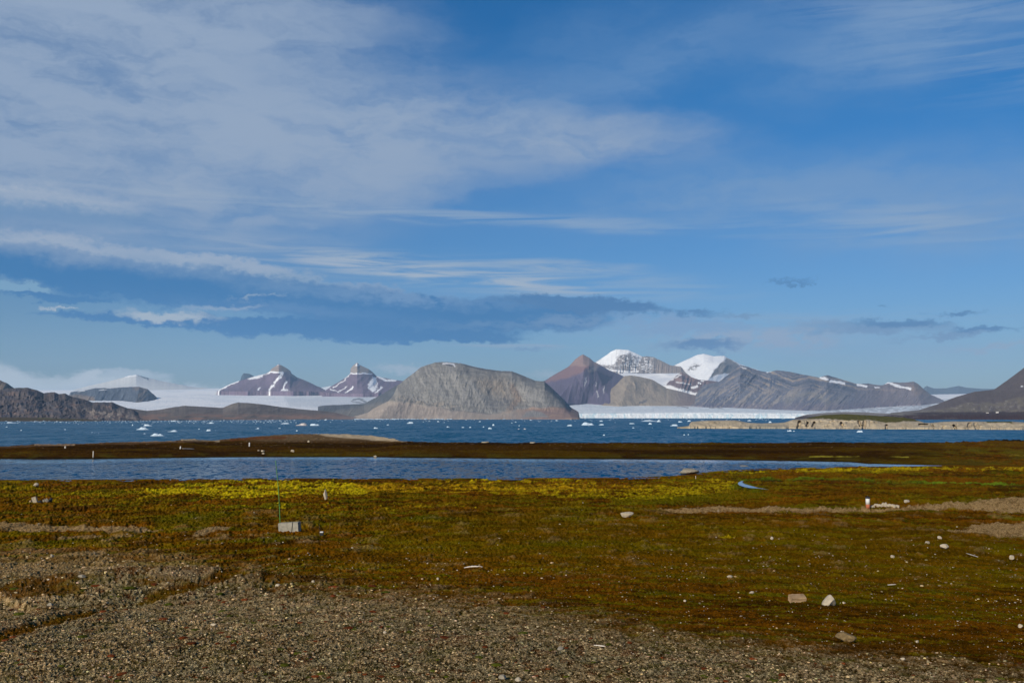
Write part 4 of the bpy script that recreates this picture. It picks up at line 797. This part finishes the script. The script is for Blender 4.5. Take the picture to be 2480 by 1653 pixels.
def rock(name, x, y, w, h, mat_, label, seed, cat='rock', group=None, depth=.8, rot=None, flat=True, tri=0, yaw=None, sub=I3, facets=9):
    """a stone whose foot is at photo pixel (x, y), w x h photo pixels large"""
    p, D = hit(x, y); s = D/F
    v, f = stone_verts(seed, sub, facets)
    sz = v.max(0)-v.min(0); v = (v-v.min(0)-sz/2)/sz
    v = v*np.array([w*s, w*s*depth, h*s*1.25])
    if tri: tz = v[:, 2]/(h*s*1.25)+.5; v[:, 0] = v[:, 0]*(1-.72*tz)+tz*w*s*.22; v[:, 2] += .10*h*s*np.sin(v[:, 0]*9/(w*s))
    if rot: v = np.array([(Matrix.Rotation(math.radians(rot), 3, 'Y') @ Vector(q))[:] for q in v])
    v[:, 2] -= v[:, 2].min(); v[:, 2] -= h*s*.2
    o = mesh_obj(name, v, f, mat_, smooth=not flat); o.location = tuple(p+np.array([0, w*s*depth*.3, 0]))
    return tag(o, label, cat, group)
def berg(x, y, w, h, label, seed, dirty=False, group='ice floes drifting on the fjord'):
    big = w > 30; w, h = w*.76, h*.64
    D = CZ/-pdir(x, y)[2]; s = D/F; r = np.random.default_rng(seed)
    nx_, ny_ = 40, 22; u = np.linspace(-1, 1, nx_); v_ = np.linspace(-1, 1, ny_); U, V_ = np.meshgrid(u, v_)
    rr = np.hypot(U, V_*1.05)+.35*(fbm(U*1.7+seed, V_*1.7, 3, seed)-.5); env = ss(1.0, .62, rr)
    peaks = sum(a*np.exp(-(((U-cx)/wd)**2+((V_-cy)/.5)**2)) for a, cx, cy, wd in zip((1.0, .7, .6), (r.uniform(-.4, .4), r.uniform(-.8, .8), r.uniform(-.8, .8)), (0, .2, -.2), (r.uniform(.3, .6), .3, .25)))
    Zt = env*(.22+.7*peaks)*(.45+1.1*fbm(U*5+seed, V_*5, 4, seed+2)); Zt = np.minimum(Zt/Zt.max(), .72)/.72
    top = np.stack([U*w*s/2*1.1, V_*w*s/2*.7, Zt*h*s-.05*h*s*(1-env)-.02], -1)
    # a wall down to below the waterline all round
    ring = top.copy(); ring[..., 2] = np.minimum(-.6*h*s, -.4)
    V3 = np.concatenate([top.reshape(-1, 3), ring.reshape(-1, 3)]); fc = [tuple(q) for q in grid_faces(ny_, nx_)]; n = nx_*ny_
    edge = list(range(nx_))+[i*nx_+nx_-1 for i in range(1, ny_)]+[(ny_-1)*nx_+i for i in range(nx_-2, -1, -1)]+[i*nx_ for i in range(ny_-2, 0, -1)]
    for a, b in zip(edge, edge[1:]+edge[:1]): fc.append((b, a, a+n, b+n))
    V3[:n, 2] = np.where(env.ravel() > 0.02, V3[:n, 2], -.3)
    o = mesh_obj('iceberg' if big else 'ice_floe', V3, fc, M_bergd if dirty else M_berg, smooth=False)
    p = at(x, y, D); o.location = (float(p[0]), float(p[1]), 0.0)
    return tag(o, label, 'iceberg' if big else 'ice floe', group)
BERGS = [
 (345, 1040, 39, 9, 'white ice floe with uneven humps, upper of the near pair on the left'), (358, 1031, 27, 6, 'small peaked floe just behind the humped floe on the left'), (418, 1045, 32, 6, 'flat pale ice slab right of the humped left floes'),
 (380, 1055, 43, 9, 'low two-part ice floe nearest to the spit on the left'), (505, 1043, 15, 6, 'small rounded floe below the left low hill'), (511, 1025, 20, 5, 'thin floe in the brash line under the left low hill'), (29, 1024, 30, 4, 'long thin floe near the left edge by the dark shore'),
 (16, 1034, 7, 2.5, 'tiny ice piece nearest to the left edge'), (51, 1042, 6, 2.5, 'tiny ice piece low on the water near the left edge'), (158, 1040, 5, 2, 'tiny lone ice piece in front of the rugged left hills'), (321, 1030, 5, 4.5, 'small round ice lump left of the peaked floe'),
 (422, 1020, 20, 3.5, 'thin bright floe against the far left shore'), (350, 1050, 10, 2, 'sliver of ice just above the two-part floe'), (482, 1039, 5, 3, 'ice crumb left of the small rounded floe'), (623, 1038, 15, 4, 'small flat floe in front of the low brown hills'),
 (690, 1026, 28, 4, 'long flat floe just left of the dirty iceberg'), (677, 1037, 7, 2.5, 'ice crumb under the long flat floe'), (719, 1043, 7, 2.5, 'ice crumb below the dirty iceberg'), (788, 1017, 9, 5, 'pointed white floe at the far shore right of the dirty iceberg'),
 (910, 1037, 15, 5, 'small peaked floe right of the pale beach hump'), (939, 1029, 9, 3, 'small double floe under the left foot of the grey mountain'), (993, 1025, 23, 6, 'bright flat-topped floe below the grey mountain cliffs'), (1085, 1034, 11, 3.5, 'small slab floe below the snow patch of the grey mountain'),
 (1121, 1035, 9, 2.5, 'thin floe left of a pair under the grey mountain'), (1139, 1035, 9, 3.5, 'humped crumb right of the thin floe under the grey mountain'), (1171, 1034, 6, 3, 'ice crumb left of the tilted slab floe'), (1187, 1038, 13, 5, 'tilted slab floe below the middle of the grey mountain'), (1195, 1030, 8, 6, 'pointed floe just above the tilted slab floe'),
 (1162, 1021, 8, 3, 'far floe above the ice crumbs under the grey mountain'), (1062, 1021, 8, 3.5, 'far floe below the grey mountain summit'), (1075, 1023, 5, 2.5, 'far crumb right of the floe below the summit'), (1240, 1024, 6, 2.5, 'far crumb left in a pair under the brown scree'), (1249, 1022, 6, 2.5, 'far crumb right in a pair under the brown scree'),
 (1257, 1031, 6, 2.5, 'white crumb above the two dirty pieces'), (1286, 1017.5, 9, 2.5, 'far thin floe under the red lower slope'), (1349, 1018.5, 11, 3, 'far thin floe before the right foot of the grey mountain'), (1379, 1031, 18, 5, 'low floe left of the largest white iceberg'),
 (1425, 1029, 42, 11, 'largest white iceberg with a sloping hump before the glacier front'), (1456, 1029, 18, 5, 'low floe touching the right end of the largest iceberg'), (1456, 1020, 11, 3, 'thin floe behind the largest iceberg'), (1462, 1054, 9, 4, 'single floe nearest to the spit below the glacier front'),
 (1570, 1020, 56, 5, 'very long flat iceberg close to the glacier front'), (1596, 1021, 15, 7, 'rounded end lump right of the very long iceberg'), (1531, 1026, 18, 3, 'thin floe below the left end of the very long iceberg'), (1574, 1027, 13, 6, 'peaked floe under the very long iceberg'),
 (1633, 1031, 27, 6, 'medium floe with a hump just left of the island tip'), (1648, 1022, 15, 4, 'flat floe above the medium floe by the island tip'), (1669, 1020, 13, 4, 'floe at the tip of the rocky island'), (1534, 1036, 9, 2.5, 'ice crumb below the thin floe at centre right'), (1657, 1053, 7, 3, 'left of two small floes low on the water before the island tip'),
 (1667, 1052.5, 6, 3.5, 'right of two small floes low on the water before the island tip'), (1815, 1019, 15, 4, 'floe behind the low neck of the island'), (1865, 1023, 11, 5, 'rounded floe behind the island neck before its cliffs'), (1912, 1044, 15, 5, 'left floe in front of the island cliffs'), (1923, 1044, 6, 2.5, 'ice crumb beside the left floe in front of the island'),
 (2083, 1046, 21, 6, 'sloping floe in front of the middle of the island'), (1841, 1013.5, 10, 2.5, 'thin far floe near the right end of the glacier front'), (1936, 1014, 7, 3, 'floe at the moraine shore behind the island'),
]
for i, (x, y, w, h, lb) in enumerate(BERGS): berg(x, y, w, h, lb, 300+i)
berg(730, 1030, 40, 9, 'dirty pink-brown iceberg with a jagged top before the low hills', 390, True); berg(762, 1030, 30, 7, 'bluish white right half of ice beside the dirty iceberg', 391)
berg(1256, 1039, 6, 3, 'brown ice crumb, left of two dirty pieces under the grey mountain', 392, True); berg(1271, 1039, 9, 3.5, 'brown floe, right of two dirty pieces under the grey mountain', 393, True)
# brash ice: thousands of crumbs, one object
def scatter_blobs(name, P, size, mat_, label, base=I1, flat=(1, 1, .5), cols=None, kind='stuff', seed=1, variants=12, sink=.25):
    r = np.random.default_rng(seed); v0, f0 = base; nv = len(v0); n = len(P)
    var = np.stack([stone_verts(seed*31+i, base, 5, .25)[0] for i in range(variants)])
    V = var[r.integers(0, variants, n)]*r.uniform(.7, 1.3, (n, 1, 3))*np.array(flat)
    a = r.uniform(0, 2*math.pi, n); ca, sa = np.cos(a)[:, None], np.sin(a)[:, None]
    V = np.stack([V[..., 0]*ca-V[..., 1]*sa, V[..., 0]*sa+V[..., 1]*ca, V[..., 2]], -1)
    V = V*size[:, None, None]/2+P[:, None, :]; V[..., 2] += (size*flat[2]*(.5-sink))[:, None]
    Fc = f0[None]+(np.arange(n)*nv)[:, None, None]
    o = mesh_obj(name, V.reshape(-1, 3), Fc.reshape(-1, 3), mat_, smooth=False, col=None if cols is None else np.repeat(cols, nv, 0))
    return tag(o, label, kind=kind)
def wat_pts(n, xa, xb, yfun):
    x = rng.uniform(xa, xb, n); y = yfun(x, n); d = pdir(x, y); D = CZ/-d[:, 2]; p = d*D[:, None]; p[:, 2] = 0; return p, D
p1, D1 = wat_pts(900, -60, 720, lambda x, n: 1018.5+pl(x, [(-60, 0), (300, 0), (900, -2)])+rng.beta(1.0, 2.2, n)*10)
p2, D2 = wat_pts(420, 300, 1400, lambda x, n: pl(x, [(300, 1018), (900, 1016), (1400, 1014.5)])+rng.beta(1.0, 3.2, n)*9)
p3, D3 = wat_pts(70, 0, 1650, lambda x, n: 1018+rng.beta(1.0, 1.6, n)*35)
p4, D4 = wat_pts(170, 1380, 2000, lambda x, n: pl(x, [(1380, 1014.3), (2000, 1013.2)])+rng.beta(1.0, 3.0, n)*7)
Pp = np.concatenate([p1, p2, p3, p4]); Dp = np.concatenate([D1, D2, D3, D4])
sz = Dp/F*(.8+3.2*rng.random(len(Dp))**4)
scatter_blobs('brash_ice', Pp, sz, M_berg, 'scattered white brash ice along the far side of the fjord', I1, (1.3, 1, .45), seed=3)
# strip of ice stranded on the far shore
p5, D5 = wat_pts(700, 860, 1410, lambda x, n: pl(x, [(860, 1015.4), (1410, 1013.0)])+rng.normal(0, .35, n))
scatter_blobs('shore_ice', p5, D5/F*(2.0+4*rng.random(len(D5))), M_berg, 'white line of ice along the foot of the grey mountain', I1, (1.6, 1, .45), seed=4)

# ------------------------------------------------------------------ pebbles
def sample_ground(n, yr, weight, xr=(-20, 2500)):
    """random ground points, thinned by a weight looked up at the nearest grid vertex"""
    x = rng.uniform(*xr, n); y = rng.uniform(*yr, n); d = pdir(x, y); a = np.arctan2(d[:, 0], d[:, 1]); t = d[:, 2]
    D_ = np.full(n, 5.0); done = np.zeros(n, bool)
    for dd in np.exp(np.linspace(math.log(5.0), math.log(172), 500)):
        below = (CZ+t*dd <= gz_at(a, np.full(n, dd))) & ~done; D_[below] = dd; done |= below
        if done.all(): break
    lo, hi = D_*.98, D_*1.002
    for _ in range(7):
        md = (lo+hi)/2; b_ = CZ+t*md <= gz_at(a, md); hi = np.where(b_, md, hi); lo = np.where(b_, lo, md)
    D_ = hi; i = np.clip(np.searchsorted(Dn, D_), 0, len(Dn)-1); j = np.clip(np.searchsorted(AZ, a), 0, len(AZ)-1)
    keep = (rng.random(n) < weight(x, y, i, j)) & done
    x, y, a, D_ = x[keep], y[keep], a[keep], D_[keep]
    return np.stack([D_*np.sin(a), D_*np.cos(a), gz_at(a, D_)], -1), D_, x, y
gcol = lambda n, dark=.3: (np.array([.50, .37, .195])[None]*(dark+1.05*rng.random((n, 1))**2)*(1+.12*rng.normal(size=(n, 3))*np.array([.6, .4, .8]))).clip(.02, .8)
Pg, Dg, xg, yg = sample_ground(90000, (1345, 1660), lambda x, y, i, j: .05+.95*G[i, j])
sz = Dg/F*(1.15+6.5*rng.random(len(Dg))**14)
scatter_blobs('gravel', Pg, sz, M_pebble, 'pale angular gravel covering the near slope', I1, (1.15, .9, .5), gcol(len(Dg)), seed=5)
pale = lambda n: (np.array([.50, .42, .32])[None]*(.45+.65*rng.random((n, 1)))).clip(0, .9)
nmw = nm
Pp_, Dp_, xq, yq = sample_ground(9000, (1215, 1600), lambda x, y, i, j: .02+.16*ss(1210, 1330, y)+.35*ss(1750, 2100, x)*ss(1290, 1340, y)*nmw[i, j]+.3*gp[i, j]+.45*ss(.45, .7, nmw[i, j])*ss(1270, 1350, y))
sz = Dp_/F*(1.0+4.0*rng.random(len(Dp_))**5)
scatter_blobs('small_stones', Pp_, sz, M_pebble, 'small pale stones sprinkled over the brown tundra', I1, (1.1, .9, .6), pale(len(Dp_)), seed=6)
# moss cushions
Pm, Dm, xm, ym_ = sample_ground(900, (1400, 1655), lambda x, y, i, j: .35*G[i, j])
mc = np.where(rng.random((len(Dm), 1)) < .55, np.array([[.11, .028, .008]]), np.array([[.05, .055, .006]]))*(.6+.8*rng.random((len(Dm), 1)))
M_moss = var_mat('moss', scale=30, amt=.5, rough=1, bump=.8, bdist=.01, spec=.02, attr=True)
scatter_blobs('moss_cushions', Pm, Dm/F*(7+16*rng.random(len(Dm))**2), M_moss, 'rust red and dark green moss cushions among the gravel', I2, (1.2, 1.1, .35), mc, seed=8, sink=.35)

def boxm(name, sx_, sy_, sz_, mat_, parent, loc=(0, 0, 0), bev=.02, seed=0, rough=.0, tilt=None):
    import bmesh
    bm = bmesh.new(); bmesh.ops.create_cube(bm, size=1.0); bmesh.ops.scale(bm, vec=(sx_, sy_, sz_), verts=bm.verts)
    bmesh.ops.bevel(bm, geom=bm.edges[:], offset=bev, segments=2, affect='EDGES', profile=.6)
    if rough:
        bmesh.ops.subdivide_edges(bm, edges=bm.edges[:], cuts=3, use_grid_fill=True)
        r = random.Random(seed)
        for q in bm.verts: q.co += Vector((r.uniform(-1, 1), r.uniform(-1, 1), r.uniform(-1, 1)))*rough
    me = bpy.data.meshes.new(name); bm.to_mesh(me); bm.free(); me.materials.append(mat_)
    o = bpy.data.objects.new(name, me); COL.objects.link(o); o.parent = parent; o.location = loc
    if tilt: o.rotation_euler = tilt
    return o
# ------------------------------------------------------------------ notable rocks
RK = [
 (2006, 1467, 33, 20, 'stone', 'white triangular rock on the tundra at the lower right', .7), (2045, 1461, 8, 4, 'stone', 'small white stone just right of the triangular rock', .7),
 (2054, 1552, 46, 17, 'mossy', 'mossy grey boulder half sunk in gravel at the lower right', .9), (1520, 1252, 32, 11, 'stone', 'pale angular rock alone on the brown tundra right of centre', .8), (1672, 1148, 48, 13, 'stoned', 'large rounded grey boulder at the lagoon shore', .9),
 (1801, 1135, 27, 8, 'stoned', 'smaller domed boulder at the narrow end of the lagoon', .9), (1768, 1399, 14, 6, 'stone', 'small curved white stone on olive tundra right of centre', .7), (2473, 1520, 9, 8, 'stone', 'pale stone at the right edge low down', .8), (2198, 1218, 12, 6, 'stone', 'single grey rock on the gravel ridge right of the stone pile', .8),
 (125, 1350, 8, 7, 'stone', 'bright white stone at the upper edge of the left gravel bank', .8), (85, 1178, 13, 7, 'stone', 'oblong white rock near the lagoon at the left', .8), (908, 1107, 9, 4, 'stone', 'yellowish rock on the far lagoon shore under the beach hump', .8), (708, 1094, 9, 5, 'stone', 'curved pale rock on the spit right of the rock cluster', .6),
 (636, 1094, 9, 4, 'stone', 'flat rock, upper one of the cluster on the spit', .8), (637, 1099, 8, 3, 'stone', 'flat rock, lower one of the cluster on the spit', .8), (747, 1071, 5, 4.5, 'stone', 'small round rock high on the beach hump', .8), (626, 1092, 6, 3, 'stone', 'small rock left of the spit rock cluster', .8),
 (1176, 1072, 20, 3, 'stone', 'low pale rocks on the spit crest near the centre', .6), (1290, 1073, 14, 3, 'stone', 'flat pale rock on the spit crest right of centre', .6), (1870, 1308, 8, 6, 'stone', 'pale stone left of the stony patch on the right slope', .8), (2289, 1329, 20, 10, 'stone', 'largest pale rock in the stony patch on the right slope', .8),
 (2247, 1317, 11, 5, 'stone', 'flat pale stone above the largest rock of the right stony patch', .8), (2276, 1304, 10, 6, 'stone', 'grey white stone at the top of the right stony patch', .8), (2163, 1351, 10, 6, 'stone', 'grey stone left in the right stony patch', .8), (2451, 1354, 10, 8, 'stone', 'grey stone by the gravel streak at the right edge', .8),
 (672, 1420, 11, 6, 'stone', 'white stone at the gravel edge left of centre', .8), (758, 1410, 8, 5, 'stone', 'small cream stone right of the white gravel edge stone', .8), (932, 1534, 9, 6, 'stone', 'pale round stone in the middle of the near gravel', .8), (1216, 1645, 18, 10, 'stoned', 'grey cobble at the bottom edge left of centre', .9), (1255, 1650, 16, 9, 'stone', 'pale cobble at the bottom edge near the centre', .9),
 (196, 1400, 17, 7, 'stoned', 'grey slab stone on the left gravel bank', .7), (516, 1515, 14, 5, 'stone', 'long white stone on the near gravel at the left', .5), (1357, 1574, 15, 7, 'stoned', 'grey flat cobble in the near gravel right of centre', .9), (2188, 1600, 12, 6, 'stone', 'pale stone in the gravel at the lower right', .8), (1821, 1437, 12, 5, 'stone', 'small pointed white stone below the curved one', .7),
 (1659, 1457, 7, 4.5, 'stone', 'little round white stone on the dark stripe right of centre', .8), (2222, 1556, 7, 5, 'stone', 'small white stone right of the half sunk boulder', .8), (1060, 1404, 6, 5, 'stone', 'small white stone on rust moss near the centre', .8), (120, 1468, 13, 7, 'stoned', 'dull grey stone in the dark hollow at the left', .8),
]
M_mossy = var_mat('mossy_boulder', (.19, .13, .06), 14, .6, 1, 1, .05)
MM = {'mossy': M_mossy, 'stone': M_stone, 'stoned': M_stoned, 'stoneb': M_stoneb}
for i, (x, y, w, h, mk, lb, dp) in enumerate(RK):
    rock('boulder' if w > 20 else 'rock', x, y, w*(1.35 if 'triangular rock on' in lb else 1), h, MM[mk], lb, 500+i, 'boulder' if w > 20 else 'rock', depth=dp, tri='triangular rock on' in lb, facets=14 if w < 40 else 8)
p, D = hit(1934, 1458); s = D/F
o = boxm('boulder', 36*s, 20*s, 15*s, M_stoneb, None, tuple(p+np.array([0, 10*s, 6*s])), 1.6*s, 9, .7*s, (math.radians(20), 0, .12)); tag(o, 'flat squarish brown and grey slab lying left of the white triangular rock', 'boulder')
# stone pile beside the marker post
for i in range(26):
    t_ = (i+.5)/26; x = 2112+66*t_+random.uniform(-2, 2); hgt = 7*math.exp(-((x-2140)/20)**2)
    rock('rock', x, 1229-random.random()*hgt, random.uniform(5, 10), random.uniform(4, 6.5), M_stone, 'pale stone in the loose pile beside the red and white marker', 600+i, 'rock', 'stones of the pile beside the marker', facets=10, sub=I2)

# ------------------------------------------------------------------ made things
def cyl(r0, r1, z0, z1, n=20, mat_=None, name='part', parent=None, rings=1, cap=True, path=None, smooth=True):
    V = []; Fc = []
    ks = rings+1
    for k_ in range(ks):
        t_ = k_/rings; r = r0*(1-t_)+r1*t_; zc_ = z0*(1-t_)+z1*t_; off = path(t_) if path else (0, 0)
        for a in range(n): V.append((off[0]+r*math.cos(2*math.pi*a/n), off[1]+r*math.sin(2*math.pi*a/n), zc_))
    for k_ in range(rings):
        for a in range(n): Fc.append((k_*n+a, k_*n+(a+1) % n, (k_+1)*n+(a+1) % n, (k_+1)*n+a))
    if cap: Fc.append(tuple(range(n-1, -1, -1))); Fc.append(tuple(rings*n+a for a in range(n)))
    o = mesh_obj(name, V, Fc, mat_, parent, smooth=False)
    for p_ in o.data.polygons: p_.use_smooth = smooth and len(p_.vertices) == 4
    return o
M_conc = var_mat('weathered_concrete', (.27, .25, .20), 5, .35, .95, .5, .02)
M_white = var_mat('white_paint', (.6, .59, .56), 8, .12, .6, .15, .005)
M_wwood = var_mat('bleached_wood', (.58, .52, .44), 6, .25, .9, .3, .01)
M_red = var_mat('faded_red_paint', (.38, .12, .06), 9, .35, .8, .2, .005)
M_black = var_mat('dark_metal', (.02, .022, .025), 10, .4, .5, .1, .003)
M_green = var_mat('green_pole_paint', (.06, .17, .035), 10, .3, .6, .1, .003)
M_hut = var_mat('pale_hut_wall', (.6, .58, .55), 1, .15, .9, 0, .01)
M_roof = var_mat('dark_hut_roof', (.08, .07, .07), 1, .2, .9, 0, .01)
# concrete block with rod
p, D = hit(697, 1286); s = D/F
t = empty('concrete_block', p, 'low weathered grey concrete block with a thin rod, beside the green pole', 'concrete block', rz=-.12)
boxm('block', 48*s, 20*s, 22*s, M_conc, t, (0, 12*s, 7.5*s), .4*s, 3, .25*s, (math.radians(0), math.radians(-4), 0))
rod = cyl(.5*s, .5*s, -2*s, 22*s, 8, M_black, 'rod', t); rod.location = (9*s, 1*s, 0); rod.rotation_euler = (0, math.radians(5), 0)
blkD = D
# green pole behind the block
p, D = hit(679, 1273); s = D/F
t = empty('green_pole', p, 'tall thin green pole leaning left behind the concrete block', 'pole')
lean = lambda t_: (-(3*t_+11*t_**1.6)*s, 0)
cyl(1.2*s, 1.15*s, -.1, 47*s, 10, M_green, 'lower_section', t, 8, path=lambda q: (-3.0*q*s, 0))
j = cyl(1.8*s, 1.8*s, 46*s, 50*s, 10, M_green, 'joint', t, 1, path=lambda q: (-3.1*s, 0))
cyl(1.1*s, .8*s, 50*s, 152*s, 10, M_green, 'upper_section', t, 12, path=lambda q: (-3.2*s-(7*q+4*q*q)*s, 0))
# small instrument with stakes
p, D = hit(779, 1297); s = D/F
t = empty('ground_instrument', p, 'small dark box with a white lid standing right of the concrete block', 'instrument')
boxm('casing', 8*s, 7*s, 7*s, M_black, t, (0, 0, 3*s), .5*s); boxm('lid', 7.5*s, 7*s, 2.6*s, M_white, t, (0, 0, 8*s), .6*s)
for i, (x, y0, y1, lb) in enumerate(((773, 1296, 1268, 'thin dark stake left of the small white-topped box'), (799, 1297, 1266, 'thin dark stake right of the small white-topped box'))):
    p, D = hit(x, y0); s = D/F; o = cyl(.35*s, .3*s, -.1, (y0-y1)*s, 8, M_black, 'stake', None, 2); o.location = tuple(p); tag(o, lb, 'stake', 'stakes by the instrument box')
# marker post
p, D = hit(2102, 1230); s = D/F
t = empty('marker_post', p, 'short marker post with black cap, white middle and faded red foot, by the stone pile', 'marker post')
cyl(4.6*s, 4.6*s, -.05, 8*s, 24, M_red, 'red_band', t); cyl(4.5*s, 4.5*s, 8*s, 21*s, 24, M_white, 'white_band', t); cyl(4.8*s, 4.3*s, 21*s, 24.5*s, 24, M_black, 'cap', t); cyl(.7*s, .7*s, 24.5*s, 28*s, 8, M_black, 'knob', t)
# upright stone
p, D = hit(788, 1208); s = D/F
v, f = stone_verts(71, I4, 10, .16); v = v*np.array([5.0, 4.5, 14.5]); v[:, 0] += -.8*np.sin(v[:, 2]/9); v[:, 0] *= np.where(v[:, 2] > 6, .8, 1); v[:, 2] += 10.5; v *= s
o = mesh_obj('standing_stone', v, f, M_stone); o.location = tuple(p); tag(o, 'upright pale stone standing alone at the edge of the yellow moss', 'standing stone')
# tilted block and debris on the left
p, D = hit(84, 1216); s = D/F
o = boxm('stone_block', 9*s, 8*s, 13*s, M_stone, None, tuple(p+np.array([0, 0, 4.5*s])), 1.0*s, 4, .35*s, (0, math.radians(-16), .2)); tag(o, 'tilted pale block beside dark debris on the left tundra', 'block')
for i, (x, y, w, h, m_, lb) in enumerate(((95, 1217, 9, 4, M_black, 'dark lump touching the tilted pale block'), (106, 1216, 7, 7, M_stoned, 'grey stone in the middle of the dark debris'), (113, 1215, 7, 8, M_stoned, 'taller grey stone in the dark debris at left'), (121, 1216, 8, 7, M_black, 'dark lump at the right end of the debris'), (73, 1216, 7, 4, M_stoneb, 'brown lump left of the tilted pale block'))):
    rock('debris', x, y, w, h, m_, lb, 680+i, 'debris', 'debris by the tilted block')
# posts on the spit
for x, y0, y1, w, m_, nm2, lb in ((225.5, 1108, 1093.5, 2.2, M_wwood, 'post', 'tall thin white post on the spit near the lagoon, left'), (604, 1081, 1072, 3.0, M_white, 'post', 'short bright white post on the spit below the beach hump'), (158, 1085, 1080.5, 3.2, M_wwood, 'post', 'tiny white stump on the spit near the left edge'), (437, 1087, 1081, 4.0, M_white, 'post', 'pale wedge-shaped stump with driftwood beside it on the spit'), (1685, 1160, 1153, 1.2, M_wwood, 'post', 'tiny thin stake below the large lagoon boulder')):
    p, D = hit(x, y0); s = D/F; o = cyl(w*s/2*1.1, w*s/2*.9 if w < 4 else w*s/5, -.1, (y0-y1)*s, 12, m_, nm2, None, 3); o.location = tuple(p); tag(o, lb, 'post', 'posts on the spit' if x < 700 else None)
M_drift = M_wwood
def stick(x0, y0, x1, y1, w, lb, bend=0.0):
    a, D = hit(x0, y0); b_, _ = hit(x1, y1); s = D/F; n = 14; V = []; Fc = []
    for k_ in range(n+1):
        t_ = k_/n; c_ = a*(1-t_)+b_*t_; c_ = c_+np.array([0, 0, w*s*.35+bend*s*math.sin(math.pi*t_)]); r = w*s/2*(1-.45*abs(2*t_-1)**2)*(1+.12*math.sin(k_*2.3))
        dv = b_-a; dv /= np.linalg.norm(dv); u_ = np.cross(dv, [0, 0, 1]); u_ /= np.linalg.norm(u_); w_ = np.cross(u_, dv)
        for q in range(8): V.append(c_+r*(math.cos(q*math.pi/4)*u_+math.sin(q*math.pi/4)*w_))
    for k_ in range(n):
        for q in range(8): Fc.append((k_*8+q, k_*8+(q+1) % 8, (k_+1)*8+(q+1) % 8, (k_+1)*8+q))
    Fc += [tuple(range(7, -1, -1)), tuple(n*8+q for q in range(8))]
    tag(mesh_obj('driftwood', V, Fc, M_drift), lb, 'driftwood')
stick(1124, 1376, 1168, 1373, 3.2, 'long pale curved stick at the upper edge of the near gravel', 2); stick(1438, 1563, 1466, 1565, 3.2, 'short white stick lying in the near gravel right of centre'); stick(442, 1087, 470, 1087.5, 2.0, 'thin driftwood on the spit beside the wedge-shaped stump'); stick(2150, 1418, 2170, 1415, 2.5, 'short white stick on the tundra at the lower right'); stick(2340, 1340, 2368, 1349, 2.0, 'thin pale stick near the stony patch at the right edge')
# huts on the far right shore
for x, y, lb in ((2391, 1000.5, 'small pale hut on the dark right shore, left of two'), (2415, 998.5, 'small pale hut on the dark right shore, right of two')):
    D = 4560; s = D/F; p = at(x, y, D); t = empty('hut', p, lb, 'hut', 'huts on the right shore')
    boxm('wall', 5*s, 3*s, 4*s, M_hut, t, (0, 0, 0), .05)
    w2, d2, z0_, z1_ = 2.8*s, 1.8*s, 2.0*s, 3.2*s
    mesh_obj('roof', [(-w2, -d2, z0_), (w2, -d2, z0_), (w2, d2, z0_), (-w2, d2, z0_), (-w2, 0, z1_), (w2, 0, z1_)], [(0, 1, 5, 4), (2, 3, 4, 5), (0, 4, 3), (1, 2, 5), (3, 2, 1, 0)], M_roof, t, smooth=False)
# stream
SP = [(1798, 1167.5, 5), (1793, 1170.5, 9), (1795, 1174, 16), (1803, 1177.5, 24), (1813, 1181, 24), (1826, 1184, 22), (1842, 1186.5, 12), (1862, 1188.5, 3)]
V = []; m_s = water_mat('stream_water', (.26, .34, .42), .1, .05, [(2.0, 1.0)], (1, 1, 1))  # pale base colour stands in for some of the reflected sky
for x, y, w in SP:
    a, D = hit(x-w/2, y); b_, D = hit(x+w/2, y); V += [a+np.array([0, 0, .05+.0008*D]), b_+np.array([0, 0, .05+.0008*D])]
o = mesh_obj('stream_water', V, [(2*i, 2*i+1, 2*i+3, 2*i+2) for i in range(len(SP)-1)], m_s); tag(o, 'small bright stream bend in the tundra right of the boulders', kind='structure')

# ------------------------------------------------------------------ haze
import bmesh
bm = bmesh.new(); bmesh.ops.create_cube(bm, size=1.0); me = bpy.data.meshes.new('haze'); bm.to_mesh(me); bm.free()
hz = bpy.data.objects.new('haze', me); COL.objects.link(hz); hz.scale = (26000, 21500, 1330); hz.location = (0, 10200, 665-160); tag(hz, 'thin blue air over the fjord and mountains', kind='stuff')
mh = bpy.data.materials.new('haze_air'); mh.use_nodes = True; nn = mh.node_tree.nodes; nn.clear(); o_ = nn.new('ShaderNodeOutputMaterial'); pv = nn.new('ShaderNodeVolumePrincipled')
pv.inputs['Color'].default_value = (.52, .76, 1.0, 1); pv.inputs['Density'].default_value = 2.6e-5; pv.inputs['Anisotropy'].default_value = 0.0
mh.node_tree.links.new(pv.outputs[0], o_.inputs['Volume']); me.materials.append(mh)
